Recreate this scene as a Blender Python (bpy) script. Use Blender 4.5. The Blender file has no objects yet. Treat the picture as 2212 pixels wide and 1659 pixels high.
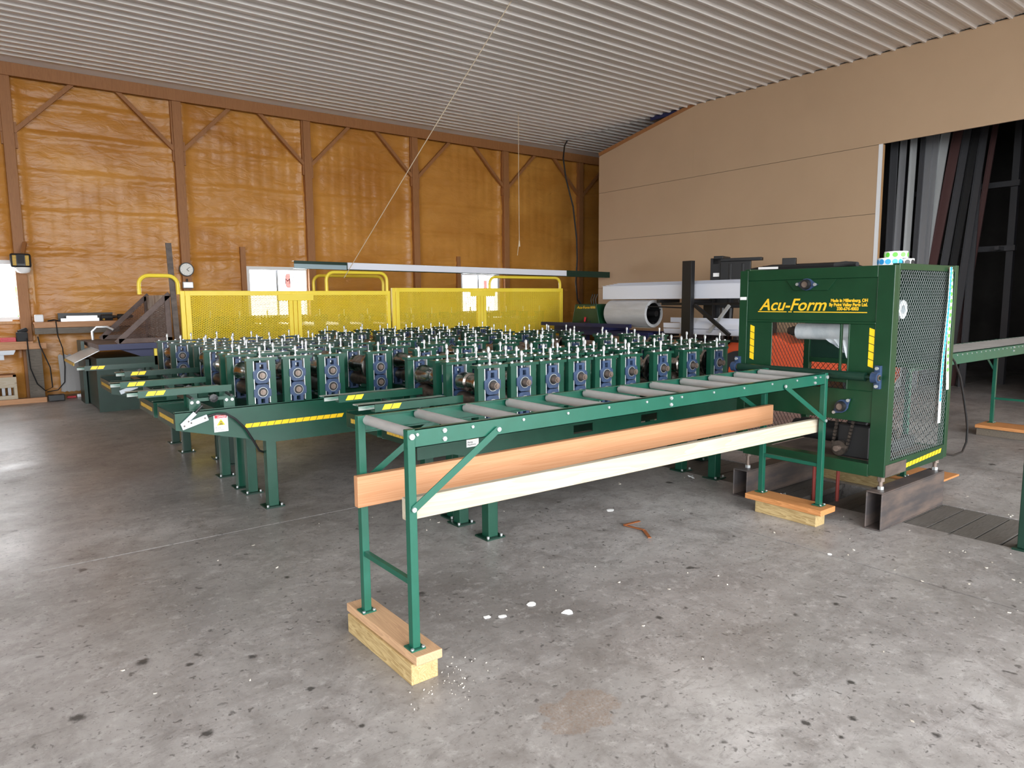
import bpy, math, random
from mathutils import Vector, Matrix

random.seed(7)
scene = bpy.context.scene
COL = scene.collection
PI = math.pi

# ------------------------------------------------------------------ camera
H_CAM = 1.52
YAW, PITCH, ROLL = 0.913457, 0.120449, -0.0088995
fw = Vector((math.cos(YAW) * math.cos(PITCH), math.sin(YAW) * math.cos(PITCH), -math.sin(PITCH)))
rt0 = Vector((math.sin(YAW), -math.cos(YAW), 0))
up0 = rt0.cross(fw)
rt = math.cos(ROLL) * rt0 + math.sin(ROLL) * up0
up = -math.sin(ROLL) * rt0 + math.cos(ROLL) * up0
cam_data = bpy.data.cameras.new('camera')
cam_data.sensor_width = 36.0
cam_data.lens = 1511.08 * 36.0 / 2212.0
cam_data.clip_start = 0.05
cam_data.clip_end = 200
cam = bpy.data.objects.new('camera', cam_data)
COL.objects.link(cam)
M = Matrix((rt, up, -fw)).transposed().to_4x4()
M.translation = Vector((0, 0, H_CAM))
cam.matrix_world = M
scene.camera = cam

# ------------------------------------------------------------------ light
world = bpy.data.worlds.new('overcast_sky')
scene.world = world
world.use_nodes = True
bg = world.node_tree.nodes['Background']
bg.inputs[0].default_value = (0.93, 0.97, 1.0, 1)
bg.inputs[1].default_value = 8.0
scene.view_settings.view_transform = 'Standard'
scene.view_settings.look = 'None'
scene.view_settings.gamma = 1.0
scene.view_settings.use_curve_mapping = False
scene.view_settings.exposure = 0.58
scene.cycles.use_denoising = True
scene.cycles.max_bounces = 10
scene.cycles.diffuse_bounces = 6
scene.cycles.glossy_bounces = 4
scene.cycles.sample_clamp_indirect = 8.0
scene.cycles.caustics_reflective = False

def portal(name, loc, rot, sx, sy):
    # portal: only guides the sampling of daylight through the open doorway, emits nothing itself
    l = bpy.data.lights.new(name, 'AREA')
    l.shape = 'RECTANGLE'
    l.size, l.size_y = sx, sy
    l.cycles.is_portal = True
    o = bpy.data.objects.new(name, l)
    o.location = loc
    o.rotation_euler = rot
    COL.objects.link(o)
DOOR = (-5.5, 8.2, 0.0, 5.0)      # big sliding door opening behind the camera: x0,x1,z0,z1 in wall y=YB
YB = -4.5
SIDE = (-3.8, 1.6, 0.0, 3.9)      # unseen opening added in the left wall for more light: y0,y1,z0,z1
portal('fill_opening_portal', (-7.0, (SIDE[0] + SIDE[1]) / 2, (SIDE[2] + SIDE[3]) / 2), (0, -PI / 2, 0), SIDE[3] - SIDE[2], SIDE[1] - SIDE[0])
portal('doorway_portal', ((DOOR[0] + DOOR[1]) / 2, YB, (DOOR[2] + DOOR[3]) / 2), (PI / 2, 0, 0), DOOR[1] - DOOR[0], DOOR[3] - DOOR[2])

# ------------------------------------------------------------------ materials
MATS = {}
def mat(name, col, rough=0.5, metal=0.0, spec=0.5, noise=None, bump=None, coat=0.0, alpha=None, trans=0.0):
    """noise=(scale, col2, lo, hi[, stretch xyz]); bump=(scale, strength)"""
    m = bpy.data.materials.new(name)
    m.use_nodes = True
    nt = m.node_tree
    b = nt.nodes['Principled BSDF']
    b.inputs['Base Color'].default_value = (*col, 1)
    b.inputs['Roughness'].default_value = rough
    b.inputs['Metallic'].default_value = metal
    b.inputs['Specular IOR Level'].default_value = spec
    b.inputs['Coat Weight'].default_value = coat
    if trans: b.inputs['Transmission Weight'].default_value = trans
    tc = None
    if noise or bump:
        tc = nt.nodes.new('ShaderNodeTexCoord')
    if noise:
        sc, c2, lo, hi = noise[:4]
        st = noise[4] if len(noise) > 4 else (1, 1, 1)
        mp = nt.nodes.new('ShaderNodeMapping')
        mp.inputs['Scale'].default_value = st
        nt.links.new(tc.outputs['Object'], mp.inputs[0])
        n = nt.nodes.new('ShaderNodeTexNoise')
        n.inputs['Scale'].default_value = sc
        n.inputs['Detail'].default_value = 6
        n.inputs['Roughness'].default_value = 0.62
        nt.links.new(mp.outputs[0], n.inputs['Vector'])
        r = nt.nodes.new('ShaderNodeValToRGB')
        r.color_ramp.elements[0].position = lo
        r.color_ramp.elements[1].position = hi
        r.color_ramp.elements[0].color = (*col, 1)
        r.color_ramp.elements[1].color = (*c2, 1)
        nt.links.new(n.outputs[0], r.inputs[0])
        nt.links.new(r.outputs[0], b.inputs['Base Color'])
    if bump:
        n2 = nt.nodes.new('ShaderNodeTexNoise')
        n2.inputs['Scale'].default_value = bump[0]
        n2.inputs['Detail'].default_value = 4
        nt.links.new(tc.outputs['Object'], n2.inputs['Vector'])
        bp = nt.nodes.new('ShaderNodeBump')
        bp.inputs['Strength'].default_value = bump[1]
        bp.inputs['Distance'].default_value = 0.02
        nt.links.new(n2.outputs[0], bp.inputs['Height'])
        nt.links.new(bp.outputs[0], b.inputs['Normal'])
    MATS[name] = m
    return m

mat('green_paint', (0.005, 0.048, 0.028), 0.30, noise=(9, (0.008, 0.060, 0.036), 0.35, 0.7))
mat('green_paint_lit', (0.008, 0.082, 0.050), 0.28, noise=(9, (0.011, 0.096, 0.062), 0.35, 0.7))  # same green paint, lightened for the daylight falling on the conveyors
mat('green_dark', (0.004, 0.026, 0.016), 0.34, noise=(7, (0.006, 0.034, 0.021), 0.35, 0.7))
mat('green_unit', (0.005, 0.037, 0.014), 0.33, noise=(6, (0.007, 0.046, 0.018), 0.35, 0.7))
mat('green_worn', (0.05, 0.17, 0.12), 0.4, noise=(14, (0.40, 0.41, 0.39), 0.42, 0.62, (0.35, 2, 2)))
mat('blue_cast', (0.020, 0.040, 0.090), 0.45, noise=(30, (0.030, 0.056, 0.12), 0.4, 0.6))
mat('blue_dark', (0.012, 0.016, 0.075), 0.4)
mat('galv', (0.62, 0.64, 0.65), 0.35, metal=0.55, noise=(40, (0.75, 0.76, 0.77), 0.4, 0.6))
mat('mesh_grey', (0.40, 0.43, 0.42), 0.4, metal=0.3)
mat('zinc', (0.55, 0.57, 0.57), 0.30, metal=0.6)
mat('steel_roll', (0.30, 0.27, 0.24), 0.22, metal=1.0, noise=(18, (0.50, 0.47, 0.44), 0.4, 0.65, (1, 4, 1)))
mat('steel_dark', (0.075, 0.062, 0.054), 0.32, metal=0.7, noise=(20, (0.15, 0.12, 0.10), 0.4, 0.65))
mat('shaft', (0.17, 0.125, 0.10), 0.42, metal=0.5, noise=(25, (0.25, 0.195, 0.165), 0.4, 0.65))
mat('roller_grey', (0.36, 0.35, 0.34), 0.42, metal=0.35, noise=(16, (0.45, 0.44, 0.43), 0.35, 0.7, (1, .3, 1)))
mat('black', (0.012, 0.012, 0.013), 0.45)
mat('black_soft', (0.02, 0.02, 0.021), 0.7)
mat('rubber', (0.018, 0.018, 0.019), 0.75)
mat('yellow', (0.95, 0.72, 0.05), 0.40, noise=(3, (0.98, 0.77, 0.09), 0.35, 0.7))
mat('yellow_tape', (0.95, 0.60, 0.015), 0.45)
mat('yellow_dull', (0.62, 0.38, 0.04), 0.55, noise=(60, (0.42, 0.27, 0.06), 0.45, 0.6))
mat('gold_letter', (0.86, 0.50, 0.022), 0.45)
mat('white', (0.82, 0.83, 0.85), 0.42)
mat('white_trim', (0.80, 0.82, 0.90), 0.35)
mat('white_film', (0.74, 0.77, 0.79), 0.22, noise=(12, (0.60, 0.65, 0.68), 0.4, 0.6))
mat('paper', (0.86, 0.86, 0.85), 0.7)
mat('chips', (0.55, 0.50, 0.43), 0.8)
mat('red', (0.55, 0.03, 0.045), 0.45)
mat('red_pale', (0.62, 0.20, 0.19), 0.5)
_nt = MATS['red_pale'].node_tree     # translucent window sticker
_t = _nt.nodes.new('ShaderNodeBsdfTransparent'); _t.inputs[0].default_value = (0.9, 0.45, 0.42, 1); _m = _nt.nodes.new('ShaderNodeMixShader'); _m.inputs[0].default_value = 0.45
_nt.links.new(_nt.nodes['Principled BSDF'].outputs[0], _m.inputs[1]); _nt.links.new(_t.outputs[0], _m.inputs[2]); _nt.links.new(_m.outputs[0], _nt.nodes['Material Output'].inputs[0])
mat('red_rod', (0.25, 0.035, 0.025), 0.6)
mat('orange_red', (0.66, 0.085, 0.022), 0.4)
mat('lever_grey', (0.62, 0.66, 0.72), 0.4)
mat('rust_steel', (0.060, 0.044, 0.038), 0.6, noise=(6, (0.135, 0.10, 0.082), 0.38, 0.66, (0.6, 1, 2)))
mat('tube_steel', (0.060, 0.052, 0.052), 0.5, noise=(5, (0.135, 0.098, 0.080), 0.42, 0.66, (0.5, 1, 2.5)))
mat('brown_steel', (0.085, 0.050, 0.040), 0.55, noise=(8, (0.14, 0.09, 0.075), 0.35, 0.7))
mat('sheet_rust', (0.20, 0.15, 0.11), 0.4, noise=(4, (0.42, 0.39, 0.36), 0.4, 0.62, (2, 2, .5)))
mat('blue_label', (0.02, 0.32, 0.75), 0.5)
mat('green_label', (0.13, 0.68, 0.06), 0.5)
mat('coil_grey', (0.50, 0.50, 0.50), 0.3, noise=(4, (0.60, 0.60, 0.61), 0.4, 0.6, (2, .3, 2)))
mat('wire_yellow', (0.85, 0.55, 0.05), 0.5)
mat('rope', (0.72, 0.60, 0.44), 0.8)
mat('trim_green', (0.006, 0.032, 0.022), 0.25)
mat('trim_blue', (0.30, 0.40, 0.44), 0.3)
mat('tan_board', (0.47, 0.325, 0.205), 0.75, noise=(0.5, (0.51, 0.355, 0.225), 0.35, 0.7))
mat('store_shade', (0.030, 0.026, 0.024), 0.8, noise=(1.2, (0.045, 0.04, 0.036), 0.4, 0.6))  # near-black tone stands in for the shade of the unlit store
mat('wall_dim', (0.30, 0.22, 0.16), 0.8)
mat('asphalt', (0.17, 0.17, 0.165), 0.85, noise=(0.8, (0.22, 0.22, 0.215), 0.4, 0.6))
mat('clock_face', (0.80, 0.80, 0.77), 0.5)
mat('grey_plastic', (0.42, 0.43, 0.45), 0.5)
mat('copper', (0.55, 0.19, 0.075), 0.35, metal=0.5)
mat('leaf', (0.20, 0.42, 0.06), 0.6)
mat('grey_trim', (0.26, 0.26, 0.27), 0.35, metal=0.3)
mat('grey_trim_light', (0.45, 0.46, 0.46), 0.35, metal=0.2)
mat('grey_trim_shaded', (0.055, 0.055, 0.06), 0.4)  # store trims and rack: the room's shade is put into this grey
mat('brown_trim', (0.085, 0.04, 0.038), 0.4)  # brown darkened to carry the store's shade
mat('corrugated', (0.25, 0.24, 0.235), 0.45, metal=0.4)
mat('cardboard', (0.32, 0.20, 0.11), 0.8)

def wood(name, c1, c2, scale=1.0, rough=0.6, stretch=(0.25, 6, 6), knots=True):
    m = bpy.data.materials.new(name)
    m.use_nodes = True
    nt = m.node_tree
    b = nt.nodes['Principled BSDF']
    b.inputs['Roughness'].default_value = rough
    tc = nt.nodes.new('ShaderNodeTexCoord')
    mp = nt.nodes.new('ShaderNodeMapping')
    mp.inputs['Scale'].default_value = stretch
    nt.links.new(tc.outputs['Object'], mp.inputs[0])
    n = nt.nodes.new('ShaderNodeTexNoise')
    n.inputs['Scale'].default_value = 4 * scale
    n.inputs['Detail'].default_value = 5
    n.inputs['Distortion'].default_value = 0.9
    nt.links.new(mp.outputs[0], n.inputs['Vector'])
    w = nt.nodes.new('ShaderNodeMath'); w.operation = 'MULTIPLY'; w.inputs[1].default_value = 16
    nt.links.new(n.outputs[0], w.inputs[0])
    fr = nt.nodes.new('ShaderNodeMath'); fr.operation = 'FRACT'
    nt.links.new(w.outputs[0], fr.inputs[0])
    r = nt.nodes.new('ShaderNodeValToRGB')
    r.color_ramp.elements[0].color = (*c1, 1); r.color_ramp.elements[0].position = 0.15
    r.color_ramp.elements[1].color = (*c2, 1); r.color_ramp.elements[1].position = 0.95
    nt.links.new(fr.outputs[0], r.inputs[0])
    out = r.outputs[0]
    if knots:
        v = nt.nodes.new('ShaderNodeTexVoronoi')
        v.inputs['Scale'].default_value = 3.2
        mp2 = nt.nodes.new('ShaderNodeMapping'); mp2.inputs['Scale'].default_value = (0.7, 2, 2)
        nt.links.new(tc.outputs['Object'], mp2.inputs[0]); nt.links.new(mp2.outputs[0], v.inputs['Vector'])
        k = nt.nodes.new('ShaderNodeValToRGB')
        k.color_ramp.elements[0].color = (1, 1, 1, 1); k.color_ramp.elements[0].position = 0.03
        k.color_ramp.elements[1].color = (0, 0, 0, 1); k.color_ramp.elements[1].position = 0.13
        nt.links.new(v.outputs['Distance'], k.inputs[0])
        mx = nt.nodes.new('ShaderNodeMix'); mx.data_type = 'RGBA'
        nt.links.new(k.outputs[0], mx.inputs['Factor'])
        nt.links.new(out, mx.inputs['A'])
        mx.inputs['B'].default_value = (c2[0] * 0.55, c2[1] * 0.45, c2[2] * 0.4, 1)
        out = mx.outputs['Result']
    nt.links.new(out, b.inputs['Base Color'])
    MATS[name] = m
wood('wood_fir', (0.49, 0.245, 0.122), (0.44, 0.20, 0.088), 0.5, stretch=(0.10, 9, 9))
wood('wood_spruce', (0.48, 0.415, 0.32), (0.43, 0.355, 0.255), 0.35)
wood('wood_treated', (0.47, 0.345, 0.165), (0.30, 0.20, 0.08), 0.8, stretch=(6, 0.35, 5), knots=False)
wood('wood_plate', (0.52, 0.32, 0.18), (0.42, 0.25, 0.14), 0.7, stretch=(6, 0.3, 6), knots=False)
wood('wood_end', (0.72, 0.46, 0.28), (0.60, 0.36, 0.2), 1.2, stretch=(3, 3, 3), knots=False)
wood('wood_orange', (0.55, 0.24, 0.085), (0.42, 0.17, 0.05), 0.7, stretch=(5, 0.3, 6), knots=False)
wood('wood_grey', (0.115, 0.105, 0.095), (0.075, 0.066, 0.058), 0.7, stretch=(0.3, 6, 6), knots=False)
wood('wood_old', (0.16, 0.13, 0.10), (0.10, 0.08, 0.06), 0.7, stretch=(0.3, 6, 6), knots=False)
wood('wood_shelf', (0.52, 0.27, 0.13), (0.42, 0.20, 0.09), 0.6, stretch=(0.3, 6, 6))
wood('wood_post', (0.36, 0.158, 0.055), (0.305, 0.128, 0.042), 0.5, stretch=(4, 4, .25), knots=False)
wood('wood_jamb', (0.62, 0.36, 0.17), (0.52, 0.28, 0.12), 0.6, stretch=(4, 4, .3), knots=False)

# spray-foam wall colour
def foam_material():
    m = bpy.data.materials.new('spray_foam')
    m.use_nodes = True
    nt = m.node_tree; b = nt.nodes['Principled BSDF']
    tc = nt.nodes.new('ShaderNodeTexCoord')
    mp = nt.nodes.new('ShaderNodeMapping'); mp.inputs['Scale'].default_value = (0.5, 1, 0.9)
    nt.links.new(tc.outputs['Object'], mp.inputs[0])
    n = nt.nodes.new('ShaderNodeTexNoise'); n.inputs['Scale'].default_value = 1.3; n.inputs['Detail'].default_value = 7
    n.inputs['Distortion'].default_value = 0.6
    nt.links.new(mp.outputs[0], n.inputs['Vector'])
    r = nt.nodes.new('ShaderNodeValToRGB')
    e = r.color_ramp.elements
    e[0].position = 0.30; e[0].color = (0.45, 0.18, 0.028, 1)
    e[1].position = 0.70; e[1].color = (0.64, 0.30, 0.062, 1)
    nt.links.new(n.outputs[0], r.inputs[0]); nt.links.new(r.outputs[0], b.inputs['Base Color'])
    b.inputs['Roughness'].default_value = 0.36
    b.inputs['Specular IOR Level'].default_value = 0.5
    n2 = nt.nodes.new('ShaderNodeTexNoise'); n2.inputs['Scale'].default_value = 7; n2.inputs['Detail'].default_value = 6; n2.inputs['Distortion'].default_value = 0.8
    mp3 = nt.nodes.new('ShaderNodeMapping'); mp3.inputs['Scale'].default_value = (0.6, 1, 1.5); nt.links.new(tc.outputs['Object'], mp3.inputs[0])
    nt.links.new(mp3.outputs[0], n2.inputs['Vector'])
    bp = nt.nodes.new('ShaderNodeBump'); bp.inputs['Strength'].default_value = 0.6; bp.inputs['Distance'].default_value = 0.025
    nt.links.new(n2.outputs[0], bp.inputs['Height']); nt.links.new(bp.outputs[0], b.inputs['Normal'])
    MATS['foam'] = m
foam_material()

# worn concrete with oil spots
def concrete_material():
    m = bpy.data.materials.new('worn_concrete')
    m.use_nodes = True
    nt = m.node_tree; b = nt.nodes['Principled BSDF']; N = nt.nodes.new; L = nt.links.new
    geo = N('ShaderNodeNewGeometry')
    pos = geo.outputs['Position']
    def noise(scale, detail=6, rough=0.6, dist=0.0, stretch=None):
        n = N('ShaderNodeTexNoise'); n.inputs['Scale'].default_value = scale; n.inputs['Detail'].default_value = detail
        n.inputs['Roughness'].default_value = rough; n.inputs['Distortion'].default_value = dist
        if stretch:
            mp = N('ShaderNodeMapping'); mp.inputs['Scale'].default_value = stretch; mp.inputs['Rotation'].default_value = (0, 0, 0.5)
            L(pos, mp.inputs[0]); L(mp.outputs[0], n.inputs['Vector'])
        else: L(pos, n.inputs['Vector'])
        return n.outputs[0]
    def ramp(src, p0, p1, c0=(0, 0, 0), c1=(1, 1, 1)):
        r = N('ShaderNodeValToRGB'); e = r.color_ramp.elements
        e[0].position = p0; e[1].position = p1; e[0].color = (*c0, 1); e[1].color = (*c1, 1)
        L(src, r.inputs[0]); return r.outputs[0]
    def mix(f, a, bcol):
        x = N('ShaderNodeMix'); x.data_type = 'RGBA'; L(f, x.inputs['Factor'])
        if isinstance(a, tuple): x.inputs['A'].default_value = (*a, 1)
        else: L(a, x.inputs['A'])
        if isinstance(bcol, tuple): x.inputs['B'].default_value = (*bcol, 1)
        else: L(bcol, x.inputs['B'])
        return x.outputs['Result']
    def mul(a, k):
        x = N('ShaderNodeMath'); x.operation = 'MULTIPLY'; L(a, x.inputs[0])
        if isinstance(k, (int, float)): x.inputs[1].default_value = k
        else: L(k, x.inputs[1])
        return x.outputs[0]
    base = ramp(noise(0.55, 8, 0.62, 0.4), 0.32, 0.70, (0.175, 0.158, 0.148), (0.46, 0.432, 0.415))
    c = mix(mul(ramp(noise(2.6, 8, 0.7, 0.8), 0.48, 0.72), 0.5), base, (0.20, 0.178, 0.168))
    c = mix(mul(ramp(noise(0.9, 5, 0.6, 1.2, (1, 3, 1)), 0.55, 0.75), 0.35), c, (0.50, 0.485, 0.475))
    # mottling, scuffs and fine dirt
    c = mix(mul(ramp(noise(5.5, 9, 0.75, 0.6), 0.48, 0.66), 0.58), c, (0.145, 0.128, 0.119))
    c = mix(mul(ramp(noise(1.7, 9, 0.72, 1.0), 0.50, 0.66), 0.42), c, (0.155, 0.135, 0.122))
    c = mix(mul(ramp(noise(3.2, 9, 0.78, 1.6, (1, 4, 1)), 0.55, 0.65), 0.5), c, (0.15, 0.133, 0.125))
    c = mix(mul(ramp(noise(13, 8, 0.8, 0.3), 0.53, 0.68), 0.48), c, (0.52, 0.495, 0.475))
    c = mix(mul(ramp(noise(42, 6, 0.8), 0.56, 0.66), 0.75), c, (0.10, 0.088, 0.082))
    # scattered oil drops at two sizes
    for sc, thr, soft, sel, amt in ((2.2, 0.04, 0.075, 0.90, 0.9), (5.5, 0.03, 0.10, 0.88, 0.8), (17, 0.06, 0.17, 0.80, 0.7), (34, 0.05, 0.2, 0.80, 0.6)):
        wob = N('ShaderNodeVectorMath'); wob.operation = 'ADD'
        nn = N('ShaderNodeTexNoise'); nn.inputs['Scale'].default_value = 18; nn.inputs['Detail'].default_value = 4; L(pos, nn.inputs['Vector'])
        s = N('ShaderNodeVectorMath'); s.operation = 'SCALE'; s.inputs['Scale'].default_value = 0.09
        L(nn.outputs['Color'], s.inputs[0]); L(pos, wob.inputs[0]); L(s.outputs[0], wob.inputs[1])
        v = N('ShaderNodeTexVoronoi'); v.inputs['Scale'].default_value = sc; v.voronoi_dimensions = '2D'
        L(wob.outputs[0], v.inputs['Vector'])
        spot = ramp(v.outputs['Distance'], thr, soft, (1, 1, 1), (0, 0, 0))
        sep = N('ShaderNodeSeparateColor'); L(v.outputs['Color'], sep.inputs[0])
        pick = ramp(sep.outputs[0], sel, sel + 0.02)
        c = mix(mul(mul(spot, pick), amt), c, (0.055, 0.048, 0.045))
    # a sandy stain near the camera
    def blob(x, y, rx, ry, wobble, col, amt, edge=(0.75, 1.05)):
        nonlocal c
        mp = N('ShaderNodeMapping'); mp.inputs['Location'].default_value = (-x / rx, -y / ry, 0); mp.inputs['Scale'].default_value = (1 / rx, 1 / ry, 0)
        L(pos, mp.inputs[0])
        ln = N('ShaderNodeVectorMath'); ln.operation = 'LENGTH'; L(mp.outputs[0], ln.inputs[0])
        nn = N('ShaderNodeTexNoise'); nn.inputs['Scale'].default_value = wobble; nn.inputs['Detail'].default_value = 5; L(pos, nn.inputs['Vector'])
        ad = N('ShaderNodeMath'); ad.operation = 'MULTIPLY_ADD'; L(nn.outputs[0], ad.inputs[0]); ad.inputs[1].default_value = 0.8; L(ln.outputs['Value'], ad.inputs[2])
        f = ramp(ad.outputs[0], edge[0] + 0.2, edge[1] + 0.4, (1, 1, 1), (0, 0, 0))
        g = mul(f, ramp(noise(90, 3, 0.8), 0.35, 0.62)) if amt < 0.8 else f
        c = mix(mul(g, amt), c, col)
    blob(1.68, 1.78, 0.30, 0.20, 12, (0.22, 0.155, 0.115), 0.79)
    for x, y, r in ((0.92, 1.72, .035), (2.26, 1.22, .03), (2.42, 1.13, .028), (2.28, 1.10, .02), (1.28, 3.72, .03), (0.47, 3.2, .05), (0.62, 3.05, .03), (0.85, 2.95, .03),
                    (2.5, 2.1, .03), (2.65, 1.25, .03), (2.55, 0.9, .028), (0.55, 2.5, .04), (0.95, 2.55, .03), (3.3, 1.65, .03), (0.2, 2.9, .05), (0.3, 2.2, .04), (1.0, 2.2, .022), (0.5, 2.0, .03)):
        blob(x, y, r * 1.15, r * 1.2, 48, (0.05, 0.045, 0.042), 0.95, (0.45, 0.95))
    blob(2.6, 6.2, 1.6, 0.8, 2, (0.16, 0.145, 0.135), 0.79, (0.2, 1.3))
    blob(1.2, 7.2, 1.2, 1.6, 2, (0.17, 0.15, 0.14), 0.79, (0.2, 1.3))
    L(c, b.inputs['Base Color'])
    rr = ramp(noise(1.1, 6, 0.65, 0.5), 0.3, 0.75, (0.27, 0.27, 0.27), (0.52, 0.52, 0.52))
    L(rr, b.inputs['Roughness'])
    b.inputs['Specular IOR Level'].default_value = 0.5
    bp = N('ShaderNodeBump'); bp.inputs['Strength'].default_value = 0.25; bp.inputs['Distance'].default_value = 0.004
    L(noise(22, 6, 0.7), bp.inputs['Height']); L(bp.outputs[0], b.inputs['Normal'])
    MATS['concrete'] = m
concrete_material()
mat('joint', (0.10, 0.095, 0.09), 0.8)

def glass_material():
    m = bpy.data.materials.new('window_glass')
    m.use_nodes = True
    nt = m.node_tree
    for n in list(nt.nodes): nt.nodes.remove(n)
    out = nt.nodes.new('ShaderNodeOutputMaterial')
    mixs = nt.nodes.new('ShaderNodeMixShader')
    t = nt.nodes.new('ShaderNodeBsdfTransparent'); g = nt.nodes.new('ShaderNodeBsdfGlossy')
    g.inputs['Roughness'].default_value = 0.02
    mixs.inputs[0].default_value = 0.06
    nt.links.new(t.outputs[0], mixs.inputs[1]); nt.links.new(g.outputs[0], mixs.inputs[2]); nt.links.new(mixs.outputs[0], out.inputs[0])
    MATS['glass'] = m
glass_material()
mat('ceiling_steel', (0.80, 0.765, 0.735), 0.42, noise=(0.6, (0.84, 0.805, 0.775), 0.4, 0.6))

# ------------------------------------------------------------------ mesh helpers
class MB:
    def __init__(s):
        s.v = []; s.f = []; s.m = []; s.cur = 0
    def mi(s, i): s.cur = i; return s
    def face(s, idx): s.f.append(tuple(idx)); s.m.append(s.cur)
    def quad(s, a, b, c, d):
        n = len(s.v); s.v += [tuple(a), tuple(b), tuple(c), tuple(d)]; s.face((n, n + 1, n + 2, n + 3))
    def hexa(s, p):      # p: 8 points, bottom 4 ccw then top 4
        n = len(s.v); s.v += [tuple(q) for q in p]
        for f in ((0, 3, 2, 1), (4, 5, 6, 7), (0, 1, 5, 4), (1, 2, 6, 5), (2, 3, 7, 6), (3, 0, 4, 7)): s.face([n + i for i in f])
    def box(s, x0, x1, y0, y1, z0, z1):
        s.hexa([(x0, y0, z0), (x1, y0, z0), (x1, y1, z0), (x0, y1, z0), (x0, y0, z1), (x1, y0, z1), (x1, y1, z1), (x0, y1, z1)]); return s
    def bar(s, a, b, w, h, upv=(0, 0, 1)):    # rectangular bar from a to b
        a = Vector(a); b = Vector(b); d = (b - a).normalized(); u = Vector(upv)
        if abs(d.dot(u)) > 0.99: u = Vector((0, 1, 0))
        sd = d.cross(u).normalized(); u = sd.cross(d).normalized()
        P = []
        for q in (a, b):
            for i, j in ((-1, -1), (1, -1), (1, 1), (-1, 1)): P.append(q + sd * (i * w / 2) + u * (j * h / 2))
        n = len(s.v); s.v += [tuple(q) for q in P]
        for f in ((3, 2, 1, 0), (4, 5, 6, 7), (0, 1, 5, 4), (1, 2, 6, 5), (2, 3, 7, 6), (3, 0, 4, 7)): s.face([n + i for i in f])
        return s
    def cyl(s, a, b, r, r2=None, n=12, caps=True, bore=None):
        a = Vector(a); b = Vector(b); r2 = r if r2 is None else r2
        d = (b - a).normalized(); u = Vector((0, 0, 1)) if abs(d.z) < 0.9 else Vector((1, 0, 0))
        e1 = d.cross(u).normalized(); e2 = d.cross(e1).normalized()
        o = len(s.v)
        for q, rr in ((a, r), (b, r2)):
            for k in range(n):
                t = 2 * PI * k / n; s.v.append(tuple(q + e1 * (rr * math.cos(t)) + e2 * (rr * math.sin(t))))
        for k in range(n):
            k2 = (k + 1) % n; s.face((o + k, o + n + k, o + n + k2, o + k2))
        if bore:
            o2 = len(s.v)
            for q in (a, b):
                for k in range(n):
                    t = 2 * PI * k / n; s.v.append(tuple(q + e1 * (bore * math.cos(t)) + e2 * (bore * math.sin(t))))
            for k in range(n):
                k2 = (k + 1) % n
                s.face((o2 + k, o2 + k2, o2 + n + k2, o2 + n + k))
                s.face((o + k, o + k2, o2 + k2, o2 + k)); s.face((o + n + k, o2 + n + k, o2 + n + k2, o + n + k2))
        elif caps:
            s.face([o + k for k in range(n)]); s.face([o + n + k for k in reversed(range(n))])
        return s
    def lathe(s, prof, org, axis=(0, 1, 0), n=16):     # prof: (r, h) list
        org = Vector(org); d = Vector(axis).normalized(); u = Vector((0, 0, 1)) if abs(d.z) < 0.9 else Vector((1, 0, 0))
        e1 = d.cross(u).normalized(); e2 = d.cross(e1).normalized(); o = len(s.v)
        for r, h in prof:
            for k in range(n):
                t = 2 * PI * k / n; s.v.append(tuple(org + d * h + e1 * (r * math.cos(t)) + e2 * (r * math.sin(t))))
        for i in range(len(prof) - 1):
            for k in range(n):
                k2 = (k + 1) % n; s.face((o + i * n + k, o + (i + 1) * n + k, o + (i + 1) * n + k2, o + i * n + k2))
        s.face([o + k for k in range(n)]); s.face([o + (len(prof) - 1) * n + k for k in reversed(range(n))])
        return s
    def tube(s, pts, r, n=6):
        P = [Vector(p) for p in pts]; o = len(s.v); prev = None
        for i, p in enumerate(P):
            d = (P[min(i + 1, len(P) - 1)] - P[max(i - 1, 0)]).normalized()
            u = prev if prev is not None else (Vector((0, 0, 1)) if abs(d.z) < 0.9 else Vector((1, 0, 0)))
            e1 = d.cross(u)
            if e1.length < 1e-4: e1 = d.cross(Vector((0.3, 1, 0.2)))
            e1.normalize(); e2 = d.cross(e1).normalized(); prev = -e2 if False else e1.cross(d).normalized()
            for k in range(n):
                t = 2 * PI * k / n; s.v.append(tuple(p + e1 * (r * math.cos(t)) + e2 * (r * math.sin(t))))
        for i in range(len(P) - 1):
            for k in range(n):
                k2 = (k + 1) % n; s.face((o + i * n + k, o + (i + 1) * n + k, o + (i + 1) * n + k2, o + i * n + k2))
        s.face([o + k for k in range(n)]); s.face([o + (len(P) - 1) * n + k for k in reversed(range(n))])
        return s
    def prism(s, poly, axis, a0, a1):     # poly in the two other axes (order xyz minus axis), extruded on axis
        o = len(s.v); n = len(poly)
        for a in (a0, a1):
            for p, q in poly:
                s.v.append({'x': (a, p, q), 'y': (p, a, q), 'z': (p, q, a)}[axis])
        s.face([o + k for k in range(n)]); s.face([o + n + k for k in reversed(range(n))])
        for k in range(n):
            k2 = (k + 1) % n; s.face((o + k, o + n + k, o + n + k2, o + k2))
        return s
    def hexbolt(s, a, b, r): return s.cyl(a, b, r, n=6)
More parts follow.
